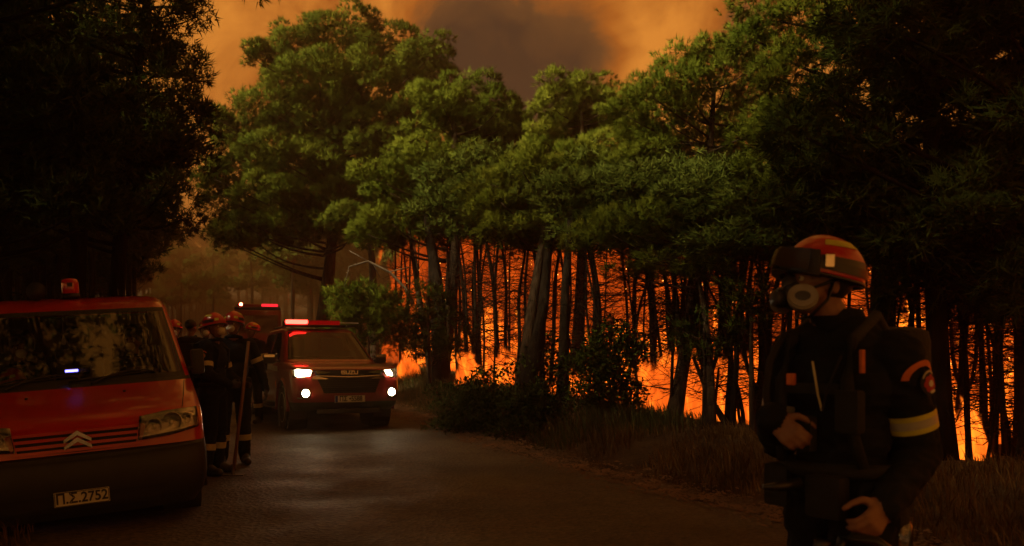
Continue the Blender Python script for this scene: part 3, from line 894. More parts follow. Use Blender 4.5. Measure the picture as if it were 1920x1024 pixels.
for side, off in ((0, 0.0), (1, 2.6)):
    lump = .45 * np.sin(S * .35 + 2 * np.sin(Hh * 6)) + .3 * np.sin(S * .81 + Hh * 9) + .2 * np.sin(S * 1.7 - Hh * 14)
    topv = np.interp(fy[S], [2, 10, 16, 22, 30, 46], [2.9, 3.6, 4.8, 6.4, 7.6, 8.4]) * (1 + .10 * np.sin(S * .23) + .07 * np.sin(S * .9))
    o_ = off * (1 - .5 * Hh) + lump * (.7 if side == 0 else .4)
    X = fx[S] + nxn[S] * o_; Y_ = fy[S] + nyn[S] * o_
    V.append(np.stack([X, Y_, gz(fx[S], fy[S]) - .2 + Hh * topv], -1).reshape(-1, 3))
    heats.append((np.interp(fy[S], [2, 11, 18, 31, 38, 50], [.95, 1.0, 1.0, .95, .75, .5]) * (.84 + .15 * np.sin(S * .31) + .11 * np.sin(S * .83 + 1)) * (1 - Hh)).ravel())
    bodies.append((np.clip((1 - Hh) * 2.4, 0, 1) * np.interp(fy[S], [2, 4, 30, 36, 40, 50], [.3, 1, 1, .35, -.4, -.8])).ravel())
V = np.concatenate(V)
ii = np.arange(ns * nh).reshape(ns, nh); q = ns * nh
Fc = [np.stack([ii[:-1, :-1].ravel(), ii[1:, :-1].ravel(), ii[1:, 1:].ravel(), ii[:-1, 1:].ravel()], 1)]
Fc.append(Fc[0][:, ::-1] + q)
wf = np_mesh('wildfire', V, np.concatenate(Fc), [fire_mat('fire_front', 1.7, .22, 1.30, 2.7, (.55, .70), (2.2, .45))], True)
attr(wf, 'heat', np.concatenate(heats)); attr(wf, 'body', np.concatenate(bodies))
tag(link('wildfire', wf), 'tall orange wall of fire burning behind the pine trunks', 'fire', kind='stuff')

# nearer flames: thin rolling curtains of burning gas at many depths between the trunks
V, Fc, heats, bodies = [], [], [], []
def curtain(x, y, w, h, ang):
    nu_, nv_ = 16, 14; o0 = sum(len(v) for v in V)
    U, Vv = np.meshgrid(np.linspace(-1, 1, nu_), np.linspace(0, 1, nv_), indexing='ij')
    ph = random.uniform(0, 6.28)
    bend = .22 * w * np.sin(2.2 * U + ph + 2 * Vv) + .10 * h * np.sin(5 * Vv + ph + 3 * U) * Vv
    X = x + U * w * .5 * math.cos(ang) - bend * math.sin(ang) + .10 * h * Vv ** 2 * math.sin(ph)
    Y_ = y + U * w * .5 * math.sin(ang) + bend * math.cos(ang)
    V.append(np.stack([X, Y_, gz(X, Y_) - .12 + Vv * h], -1).reshape(-1, 3))
    ii = np.arange(nu_ * nv_).reshape(nu_, nv_) + o0
    Fc.append(np.stack([ii[:-1, :-1].ravel(), ii[1:, :-1].ravel(), ii[1:, 1:].ravel(), ii[:-1, 1:].ravel()], 1))
    heats.append((1 - Vv).ravel()); bodies.append((.72 - .90 * Vv ** .9 - .5 * np.abs(U) ** 3).ravel())
for i in range(130):
    y = random.uniform(6, 34); x = fire_x(y) - .3 - random.random() ** 1.7 * 1.9
    if x < float(xr(y)) + 3.3: continue
    k = min(1.0, .45 + y / 40)
    curtain(x, y, random.uniform(.5, 1.9) * k, random.uniform(.9, 2.5) * k * (1.4 if random.random() < .2 else 1), random.uniform(-.7, .4))
for (px, py, Y, h, w) in ((874, 715, 20.5, 1.1, .9), (760, 705, 25, 1.0, .7), (1000, 750, 19, 1.2, 1.0), (1305, 815, 13.6, 1.5, 1.2), (1385, 825, 13, 1.6, 1.1), (1415, 828, 12.7, 1.2, .9), (1350, 818, 13.4, 1.7, 1.2), (1080, 770, 17.3, .8, 1.2), (1200, 790, 15, .9, 1.1), (1250, 800, 14.4, 1.2, 1.0), (1845, 905, 8.8, .8, .6), (1810, 905, 8.9, .5, .5), (1900, 925, 8.4, .8, .6), (940, 735, 20, 1.3, 1.0)):
    p = px2w(px, py, Y); curtain(p.x, p.y + .9, w, h * 1.25, random.uniform(-.3, .3))
fl = np_mesh('flames', np.concatenate(V), np.concatenate(Fc), [fire_mat('flame_curtain', 1.6, .46, .95, 1.0, (1.3, .8), (4.5, .5), .02, .22, .40)], True)
attr(fl, 'heat', np.concatenate(heats)); attr(fl, 'body', np.concatenate(bodies))
tag(link('flames', fl), 'bright yellow flames licking at the foot of the trunks', 'fire', kind='stuff')

# burning twig tips: sparks caught in the dead branches
n = 1000
cy_ = RNG.uniform(9, 31, 90); cz = RNG.uniform(.5, 5.5, 90); ci = RNG.integers(0, 90, n)
ys = cy_[ci] + RNG.normal(size=n) * .3; xs = np.array([fire_x(v) for v in ys]) - .9 - RNG.random(n) * 1.5
zs = gz(xs, ys) + np.abs(cz[ci] + RNG.normal(size=n) * .35) * np.clip((ys - 4) / 20, .2, 1)
P = np.stack([xs, ys, zs], 1); s_ = (.003 + .020 * RNG.random(n) ** 4)[:, None]
E = [np.array([[1, 0, 0]]) * s_, np.array([[0, 1, 0]]) * s_, np.array([[0, 0, 1]]) * s_ * 1.4]
V = np.stack([P + E[0], P + E[1], P - E[0], P - E[1], P + E[2], P - E[2]], 1).reshape(-1, 3)
k = np.arange(n)[:, None] * 6
Fc = np.concatenate([k + np.array([[i, (i + 1) % 4, 4]]) for i in range(4)] + [k + np.array([[(i + 1) % 4, i, 5]]) for i in range(4)])
tag(link('embers', np_mesh('embers', V, Fc, [emit('ember', (1.0, .36, .05), 2.0)])), 'glowing embers caught in the dead twigs', 'embers', kind='stuff')
# ================================================================== vehicles
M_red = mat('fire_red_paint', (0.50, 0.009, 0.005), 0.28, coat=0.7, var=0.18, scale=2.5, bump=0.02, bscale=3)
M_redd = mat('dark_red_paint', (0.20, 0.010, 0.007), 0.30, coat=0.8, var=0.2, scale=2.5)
M_blk = mat('black_plastic', (0.022, 0.021, 0.020), 0.55, var=0.3, scale=6, bump=0.15, bscale=120, bdist=.002)
M_rub = mat('rubber', (0.018, 0.017, 0.016), 0.85, bump=.3, bscale=60, bdist=.004)
M_chr = mat('chrome', (0.62, 0.60, 0.57), 0.22, metal=1.0, var=.2, scale=10)
M_alloy = mat('alloy', (0.42, 0.40, 0.37), 0.38, metal=1.0, var=.3, scale=8)
M_white = mat('plate_white', (0.68, 0.66, 0.60), 0.5, var=.12, scale=9)
M_ink = mat('plate_ink', (0.015, 0.015, 0.016), 0.6)
M_blue = mat('plate_blue', (0.02, 0.045, 0.22), 0.5)
M_beige = mat('cab_lining', (0.20, 0.16, 0.11), 0.8, var=.25, scale=4)
M_seat = mat('seat_cloth', (0.035, 0.032, 0.030), 0.9, bump=.2, bscale=50)
M_stripe = mat('reflective_stripe', (0.55, 0.53, 0.48), 0.35, var=.2, scale=12)
M_amber = mat('amber_lens', (0.75, 0.22, 0.02), 0.25, coat=.6)
M_redlens = mat('red_lens', (0.55, 0.02, 0.015), 0.18, coat=.8)
M_glass = glass('windscreen_glass')
M_tint = glass('tinted_glass', (.22, .20, .19), .04, .995, .0)
M_lens = glass('clear_lens', (.95, .95, .93), .05, .95, .25)
M_yel = mat('yellow_reflective', (0.62, 0.60, 0.06), 0.5, var=.2, scale=14)
M_org = mat('orange_patch', (0.62, 0.15, 0.02), 0.7, var=.2, scale=30)

class Shell:
    """body skin of a vehicle: rounded plan outlines stacked over the height; front at y = 0, looking along -y"""
    def __init__(s, keys, zs, yb, depth=.42, e=.42, nf=48, nside=44):
        k = np.array(keys, dtype=float)
        s.kz, s.kyf, s.kw = k[:, 0], k[:, 1], k[:, 2]
        s.zs = np.array(zs); s.depth, s.e, s.yb = depth, e, yb
        ph = np.linspace(-math.pi / 2, math.pi / 2, nf + 1)
        s.nf, s.ns = nf, nside
        s.sx = np.sign(np.sin(ph)) * np.abs(np.sin(ph)) ** e
        s.cy = 1 - np.abs(np.cos(ph)) ** e
        s.grid = []
        for z in zs:
            yf, w = s.yf(z), s.w(z)
            back = s.yb(z) if callable(yb) else yb
            yc = yf + depth
            left = [(-w, back + (yc - back) * i / nside, z) for i in range(nside)]
            front = [(w * s.sx[j], yf + depth * s.cy[j], z) for j in range(nf + 1)]
            right = [(w, yc + (back - yc) * (i + 1) / nside, z) for i in range(nside)]
            s.grid.append(left + front + right)
        s.nc = 2 * nside + nf + 1
    def yf(s, z): return float(np.interp(z, s.kz, s.kyf))
    def w(s, z): return float(np.interp(z, s.kz, s.kw))
    def ys(s, x, z):
        w = s.w(z); q = min(.9995, (abs(x) / w) ** (1 / s.e))
        return s.yf(z) + s.depth * (1 - (1 - q * q) ** (s.e / 2))
    def split(s, classify):
        """classify(i, j, centre) names the part that a face of the skin belongs to"""
        parts = {}
        for i in range(len(s.zs) - 1):
            for j in range(s.nc - 1):
                q = [s.grid[i][j], s.grid[i][j + 1], s.grid[i + 1][j + 1], s.grid[i + 1][j]]
                c = [sum(p[k] for p in q) / 4 for k in range(3)]
                n = classify(i, j, c)
                if n: parts.setdefault(n, MB()).add(q, [(0, 1, 2, 3)])
        return parts
    def cap_top(s, mb, i=-1):
        r = s.grid[i]; n = len(r)
        for k in range(n // 2 - 1): mb.add([r[k], r[k + 1], r[n - 2 - k], r[n - 1 - k]], [(0, 1, 2, 3)])
    def cap_back(s, mb):
        for i in range(len(s.zs) - 1):
            mb.add([s.grid[i][0], s.grid[i][-1], s.grid[i + 1][-1], s.grid[i + 1][0]], [(0, 1, 2, 3)])
    def patch(s, top, bot, off=.008, thick=.02, n=14, m=4, mb=None, mi=0):
        """a plate that follows the front of the skin; top and bottom edges given as (x, z) polylines"""
        def al(pl, t):
            xs = [p[0] for p in pl]; L = np.concatenate([[0], np.cumsum([math.dist(pl[i], pl[i + 1]) for i in range(len(pl) - 1)])])
            return np.array([np.interp(t * L[-1], L, xs), np.interp(t * L[-1], L, [p[1] for p in pl])])
        mb = mb or MB(); V = []
        for lay in (off, off - thick):
            for a in range(n + 1):
                for b in range(m + 1):
                    p = al(top, a / n) * (1 - b / m) + al(bot, a / n) * (b / m)
                    V.append((p[0], s.ys(p[0], p[1]) - lay, p[1]))
        N = (n + 1) * (m + 1); Fc = []
        idx = lambda a, b, l: l * N + a * (m + 1) + b
        for a in range(n):
            for b in range(m):
                Fc.append((idx(a, b, 0), idx(a + 1, b, 0), idx(a + 1, b + 1, 0), idx(a, b + 1, 0)))
                Fc.append((idx(a, b, 1), idx(a, b + 1, 1), idx(a + 1, b + 1, 1), idx(a + 1, b, 1)))
            for b in (0, m): Fc.append((idx(a, b, 0), idx(a + 1, b, 0), idx(a + 1, b, 1), idx(a, b, 1)))
        for b in range(m):
            for a in (0, n): Fc.append((idx(a, b, 0), idx(a, b + 1, 0), idx(a, b + 1, 1), idx(a, b, 1)))
        return mb.add(V, Fc, mi)

def text_mesh(body, size, m, depth=.003):
    cu = bpy.data.curves.new('lettering', 'FONT')
    cu.body = body; cu.size = size; cu.extrude = depth; cu.offset = size * .022; cu.align_x = 'CENTER'; cu.align_y = 'CENTER'
    o = bpy.data.objects.new('lettering_tmp', cu); COL.objects.link(o)
    dg = bpy.context.evaluated_depsgraph_get()
    me = bpy.data.meshes.new_from_object(o.evaluated_get(dg))
    bpy.data.objects.remove(o); 
    me.materials.clear(); me.materials.append(m)
    return me

def plate(parent, loc, w, h, txt, size, rot=(0, 0, 0), band=False, sub=None):
    p = empty('number_plate', loc); p.parent = parent; p.rotation_euler = rot
    MB().box((0, 0, 0), (w, .012, h), bevel=.004).build('plate_board', M_white, p)
    fr = MB()
    for z_ in (-1, 1): fr.box((0, -.0075, z_ * (h / 2 - .005)), (w - .012, .004, .005))
    for x_ in (-1, 1): fr.box((x_ * (w / 2 - .006), -.0075, 0), (.005, .004, h - .018))
    fr.build('plate_border', M_ink, p)
    t = link('lettering', text_mesh(txt, size, M_ink), p); t.location = (.012 if band else 0, -.0095, 0); t.rotation_euler = (R(90), 0, 0); t.scale = (1, 1.12, 1)
    if band: MB().box((-w / 2 + .026, -.0085, 0), (.042, .005, h - .012)).build('country_band', M_blue, p)
    return p

def wheel(parent, x, y, z, rad, width, side, spokes=6):
    w = empty('wheel', (x, y, z)); w.parent = parent
    t = MB(); h = width / 2
    t.lathe([(rad * .62, -h), (rad * .90, -h), (rad * .98, -h * .75), (rad, -h * .4), (rad, h * .4), (rad * .98, h * .75), (rad * .90, h), (rad * .62, h)], axis='X', n=36)
    for k in range(40):
        a = 2 * math.pi * k / 40
        t.box((0, math.cos(a) * rad, math.sin(a) * rad), (width * .9, .022, .02), Matrix.Rotation(a + math.pi / 2, 3, 'X'))
    t.build('tyre', M_rub, w, angle=40)
    r = MB(); o = side * h
    r.lathe([(rad * .66, o * .98), (rad * .62, o * 1.02), (rad * .58, o * .9), (rad * .56, -o * .4)], axis='X', n=32)
    for k in range(spokes):
        a = 2 * math.pi * k / spokes
        r.box((o * .82, math.cos(a) * rad * .33, math.sin(a) * rad * .33), (.03, rad * .56, rad * .15), Matrix.Rotation(a, 3, 'X'), bevel=.006)
    r.lathe([(.02, o * 1.0), (rad * .16, o * .98), (rad * .18, o * .7)], axis='X', n=16)
    r.build('rim', M_alloy, w, angle=35)
    MB().lathe([(rad * .55, -o * .5), (rad * .55, -o * .35)], axis='X', n=24).build('brake_backing', M_blk, w)
    return w

def arch(parent, x, y, z, r, side, mt=None, n=18):
    mb = MB()
    pts = [(x, y + r * math.cos(a), z + r * math.sin(a)) for a in np.linspace(-.15, math.pi + .15, n)]
    mb.tube(pts, .035, 6); mb.build('wheel_arch', mt or M_blk, parent, smooth=True)
    q = MB(); q.lathe([(r * 1.02, -.16), (r * 1.02, .16)], (x - side * .19, y, z), axis='X', n=28)
    q.build('wheel_well', M_blk, parent)

# ------------------------------------------------------------------ the red van
def van():
    root = empty('fire_van', (-3.42, 6.85, -.09)); root.rotation_euler = (R(0), R(-4.2), R(25.5)); root.scale = (1, 1, 1.02)
    tag(root, 'parked red fire service van with beacon on the roof, front towards the road', 'van')
    keys = [(.20, .12, .88), (.30, .05, .95), (.45, .0, .985), (.62, .0, .99), (.70, .03, .985), (.715, .06, .985), (.80, .075, .985), (.93, .11, .985), (.99, .17, .98), (1.03, .27, .98),
            (1.09, .45, .98), (1.16, .70, .98), (1.21, .86, .975), (1.24, .94, .975), (1.92, 1.62, .855), (1.955, 1.70, .845), (2.00, 1.82, .825), (2.04, 1.98, .79), (2.07, 2.2, .73), (2.09, 2.5, .66), (2.10, 3.0, .55)]
    zs = sorted(set([.20, .25, .30, .37, .45, .53, .62, .67, .70, .715, .74, .77, .80, .84, .88, .93, .96, .99, 1.01, 1.03, 1.06, 1.09, 1.12, 1.16, 1.185, 1.21, 1.24] + [round(1.24 + .68 * k / 16, 4) for k in range(1, 17)] + [1.955, 1.975, 2.0, 2.02, 2.04, 2.055, 2.07, 2.08, 2.09, 2.10]))
    sh = Shell(keys, zs, 4.75, depth=.40, e=.40, nf=56, nside=60)
    f0, f1 = sh.ns, sh.ns + sh.nf
    iw0 = zs.index(1.24); iw1 = zs.index(1.92)
    rim = 9
    def cls(i, j, c):
        x, y, z = c
        side = j < f0 or j >= f1
        for wy in (.98, 3.85):
            if side and math.hypot(y - wy, z - .31) < .37 and abs(x) > .5: return None
        if iw0 <= i < iw1 and f0 + rim <= j < f1 - rim:
            if i in (iw0, iw1 - 1) or j in (f0 + rim, f0 + rim + 1, f1 - rim - 1, f1 - rim - 2): return 'windscreen_seal'
            return 'windscreen'
        if side and 1.26 < z < 1.86:
            if 1.05 + (z - 1.26) * .9 < y < 2.45: return 'door_window'
        if z < .715: return 'bumper' if y < 1.0 or z < .33 else 'body'
        if 1.20 < z < 1.245 and not side: return 'cowl'
        return 'body'
    p = sh.split(cls)
    sh.cap_top(p['body']); sh.cap_back(p['body'])
    p['body'].build('body', M_red, root, angle=38)
    bp = p['bumper'].build('bumper', M_blk, root, angle=38)
    p['windscreen'].build('windscreen', M_glass, root, smooth=True)
    p['windscreen_seal'].build('windscreen_seal', M_blk, root, smooth=True)
    p['cowl'].build('cowl', M_blk, root, smooth=True)
    dw = p['door_window']; 
    for sg in (-1, 1):
        q = MB()
        for k, f in enumerate(dw.f):
            vs_ = [dw.v[i] for i in f]
            if vs_[0][0] * sg > 0: q.add(vs_, [(0, 1, 2, 3)])
        q.build('door_window', M_glass, root, smooth=True)
    # bumper lower intake and lip
    sh.patch([(-.62, .40), (.62, .40)], [(-.62, .28), (.62, .28)], .006, .03).build('air_intake', M_rub, bp)
    sh.patch([(-.97, .715), (-.5, .70), (0, .69), (.5, .70), (.97, .715)], [(-.97, .69), (-.5, .675), (0, .665), (.5, .675), (.97, .69)], .022, .04, n=40, m=2).build('bumper_lip', M_blk, bp, angle=40)
    # grille with red slats
    g = empty('grille'); g.parent = root
    sh.patch([(-.50, .885), (0, .895), (.50, .885)], [(-.44, .735), (0, .725), (.44, .735)], .004, .02, n=24).build('grille_back', M_rub, g)
    for zc, w_ in ((.745, .44), (.790, .455), (.838, .475), (.885, .50)):
        sh.patch([(-w_, zc + .012), (w_, zc + .012)], [(-w_, zc - .012), (w_, zc - .012)], .022, .03, n=24, m=2).build('slat', M_red, g, angle=40)
    for sg in (-1, 1):
        sh.patch([(sg * .455, .885), (sg * .51, .885)], [(sg * .425, .735), (sg * .462, .735)], .024, .03, n=2, m=6).build('grille_surround', M_red, g, angle=40)
    # double chevron
    e_ = MB()
    for dz in (0, .052):
        for sg in (-1, 1):
            y0 = sh.ys(0, .81 + dz) - .045
            q = [(0, .842 + dz), (sg * .10, .775 + dz), (sg * .10, .748 + dz), (0, .806 + dz)]
            e_.prism(q, y0, y0 + .022)
    e_.build('chevron_emblem', M_chr, g)
    # bonnet seam, washer nozzles
    for sg in (-1, 1):
        mb = MB(); pts = []
        for z in np.linspace(.96, 1.20, 12):
            x = sg * (.80 + .10 * (z - .96) / .24); pts.append((x, sh.ys(x, z) - .001, z))
        mb.tube(pts, .004, 5); mb.build('bonnet_seam', M_rub, root)
        MB().ellipsoid((sg * .38, sh.ys(sg * .38, 1.15) - .006, 1.153), (.014, .02, .010), nu=10, nv=6).build('washer_nozzle', M_blk, root)
    # headlights
    for sg in (-1, 1):
        h = empty('headlight'); h.parent = root
        t_ = [(sg * .47, .955), (sg * .70, .985), (sg * .93, .99)]; b_ = [(sg * .44, .765), (sg * .70, .785), (sg * .93, .825)]
        sh.patch(t_, b_, .006, .015, n=18, m=6).build('housing', mat('lamp_housing', (.45, .44, .42), .25, metal=1.0, var=.5, scale=22), h, smooth=True)
        for (hx, hz, hr) in ((.575, .865, .062), (.715, .885, .080), (.83, .905, .045)):
            y0 = sh.ys(sg * hx, hz) - .012
            k = MB(); k.lathe([(.004, .020), (hr * .4, .018), (hr * .8, .006), (hr, -.008), (hr * 1.08, -.010), (hr * 1.08, .012)], (sg * hx, y0, hz), axis='Y', n=24)
            k.build('reflector', M_chr, h, smooth=True)
            MB().ellipsoid((sg * hx, y0 - .012, hz), (hr * .24, hr * .24, hr * .24), nu=12, nv=8).build('bulb', M_white, h, smooth=True)
        sh.patch(t_, b_, .034, .006, n=18, m=6).build('lens', M_lens, h, smooth=True)
        sh.patch([(sg * .935, .985), (sg * .972, .98)], [(sg * .94, .83), (sg * .975, .84)], .02, .02, n=4, m=4).build('indicator', M_amber, h, smooth=True)
    # plate
    plate(root, (0, sh.ys(0, .36) - .026, .37), .40, .115, 'Π.Σ.2752', .098)
    # wipers
    for (x0, x1) in ((-.55, .02), (.12, .68)):
        wi = empty('wiper'); wi.parent = root
        za, zb_ = 1.235, 1.335
        pts = [(x0 + (x1 - x0) * t, sh.ys(x0 + (x1 - x0) * t, za + (zb_ - za) * math.sin(t * 2.4)) - .03, za + (zb_ - za) * math.sin(t * 2.4) * .9) for t in np.linspace(0, 1, 10)]
        MB().tube(pts, [.012, .011, .010, .010, .009, .008, .008, .008, .007, .006], 6).build('wiper_arm', M_blk, wi, smooth=True)
        pts = [(x0 - .18 + .75 * t, sh.ys(x0 - .18 + .75 * t, 1.262 + .05 * t) - .012, 1.262 + .05 * t) for t in np.linspace(0, 1, 8)]
        MB().tube(pts, .008, 5).build('wiper_blade', M_rub, wi, smooth=True)
    # mirrors
    for sg in (-1, 1):
        mi = empty('wing_mirror'); mi.parent = root
        MB().box((sg * 1.06, 1.22, 1.36), (.12, .10, .24), bevel=.03).build('mirror_shell', M_blk, mi, angle=40)
        MB().box((sg * 1.06, 1.273, 1.36), (.10, .006, .20)).build('mirror_glass', M_chr, mi)
        MB().tube([(sg * .96, 1.18, 1.30), (sg * 1.08, 1.22, 1.33)], .022, 7).build('mirror_arm', M_blk, mi, smooth=True)
    # side trim and wheels
    for sg in (-1, 1):
        MB().box((sg * .993, 2.5, .62), (.014, 2.3, .10), bevel=.005).build('rubbing_strip', M_blk, root)
        for wy in (.98, 3.85):
            wheel(root, sg * .86, wy, .32, .325, .205, sg, 5)
            arch(root, sg * .975, wy, .31, .37, sg)
        MB().box((sg * .998, .72, .86), (.012, .07, .03), bevel=.004).build('side_repeater', M_amber, root)
    # beacon, horn speaker, aerial
    be = empty('beacon'); be.parent = root
    MB().lathe([(.085, 0), (.085, .03), (.075, .045), (.06, .05)], (-.02, 2.15, 2.07), n=20).build('beacon_base', M_blk, be, smooth=True)
    MB().lathe([(.072, .04), (.080, .06), (.080, .15), (.074, .18), (.05, .195), (.01, .20)], (-.02, 2.15, 2.07), n=24).build('beacon_lens', M_redlens, be, smooth=True)
    MB().box((-.02, 2.07, 2.20), (.045, .02, .04)).build('beacon_lamp', M_blk, be)
    ho = empty('horn_speaker'); ho.parent = root
    MB().lathe([(.09, -.10), (.085, -.08), (.05, .0), (.035, .08), (.03, .12)], (-.32, 2.12, 2.14), axis='Y', n=20).build('horn', M_blk, ho, smooth=True)
    MB().box((-.32, 2.16, 2.075), (.05, .05, .06)).build('bracket', M_blk, ho)
    MB().tube([(.42, 2.15, 2.08), (.42, 2.2, 2.15)], .006, 5).build('aerial', M_blk, root)
    # cab inside
    MB().box((0, 1.28, 1.13), (1.72, .62, .16), bevel=.05).build('dashboard', M_blk, root, angle=40)
    MB().box((0, 2.95, 1.25), (1.70, .04, 1.35), bevel=.01).build('bulkhead', M_beige, root)
    MB().box((0, 2.3, .56), (1.8, 2.2, .06)).build('cab_floor', M_rub, root)
    for cx in (-.55, .0, .55):
        st = empty('cab_seat'); st.parent = root
        MB().box((cx, 2.15, .86), (.46, .50, .16), bevel=.05).build('seat_cushion', M_seat, st, angle=40)
        MB().box((cx, 2.44, 1.24), (.46, .14, .66), Matrix.Rotation(R(-10), 3, 'X'), bevel=.05).build('seat_back', M_seat, st, angle=40)
        hr_ = MB()
        hr_.tube([(cx - .11, 2.50, 1.56), (cx - .12, 2.50, 1.70), (cx - .08, 2.50, 1.76), (cx + .08, 2.50, 1.76), (cx + .12, 2.50, 1.70), (cx + .11, 2.50, 1.56)], .035, 8)
        hr_.build('headrest', M_seat, st, smooth=True)
    swm = empty('steering_wheel'); swm.parent = root
    c0 = Vector((.55, 1.62, 1.24)); t_ = Matrix.Rotation(R(-62), 3, 'X')
    MB().tube([c0 + t_ @ Vector((.20 * math.cos(a), 0.0, .20 * math.sin(a))) for a in np.linspace(0, 2 * math.pi, 25)], .016, 7, caps=False).build('steering_rim', M_blk, swm, smooth=True)
    k = MB(); k.tube([c0, c0 + Vector((0, -.25, -.12))], .03, 8)
    for a in (0, math.pi, -math.pi / 2): k.tube([c0, c0 + t_ @ Vector((.19 * math.cos(a), 0, .19 * math.sin(a)))], .013, 6)
    k.build('steering_column', M_blk, swm)
    bl = empty('blue_strobe'); bl.parent = root
    MB().box((.015, 1.11, 1.352), (.20, .05, .045), bevel=.008).build('strobe_housing', M_blk, bl)
    MB().box((-.035, 1.081, 1.356), (.105, .012, .022), bevel=.004).build('strobe_lamp', emit('blue_led', (.14, .12, 1.0), 4.5), bl)
    MB().tube([(.015, 1.11, 1.33), (.015, 1.15, 1.20)], .012, 6).build('strobe_stem', M_blk, bl)
    return root, sh
VAN, VSH = van()
def vanpt(x, y, z):
    bpy.context.view_layer.update()
    return VAN.matrix_world @ Vector((x, y, z))
# things in the cab
o = empty('air_freshener', vanpt(-.10, 1.68, 1.66)); o.rotation_euler = VAN.rotation_euler; tag(o, 'pale pendant hanging on a cord inside the van windscreen', 'pendant')
k = MB(); k.prism([(0, .05), (.020, -.02), (.016, -.055), (0, -.065), (-.016, -.055), (-.020, -.02)], -.004, .004); k.build('tag', M_white, o)
MB().tube([(0, 0, .05), (0, .01, .20)], .003, 5).build('cord', M_white, o)

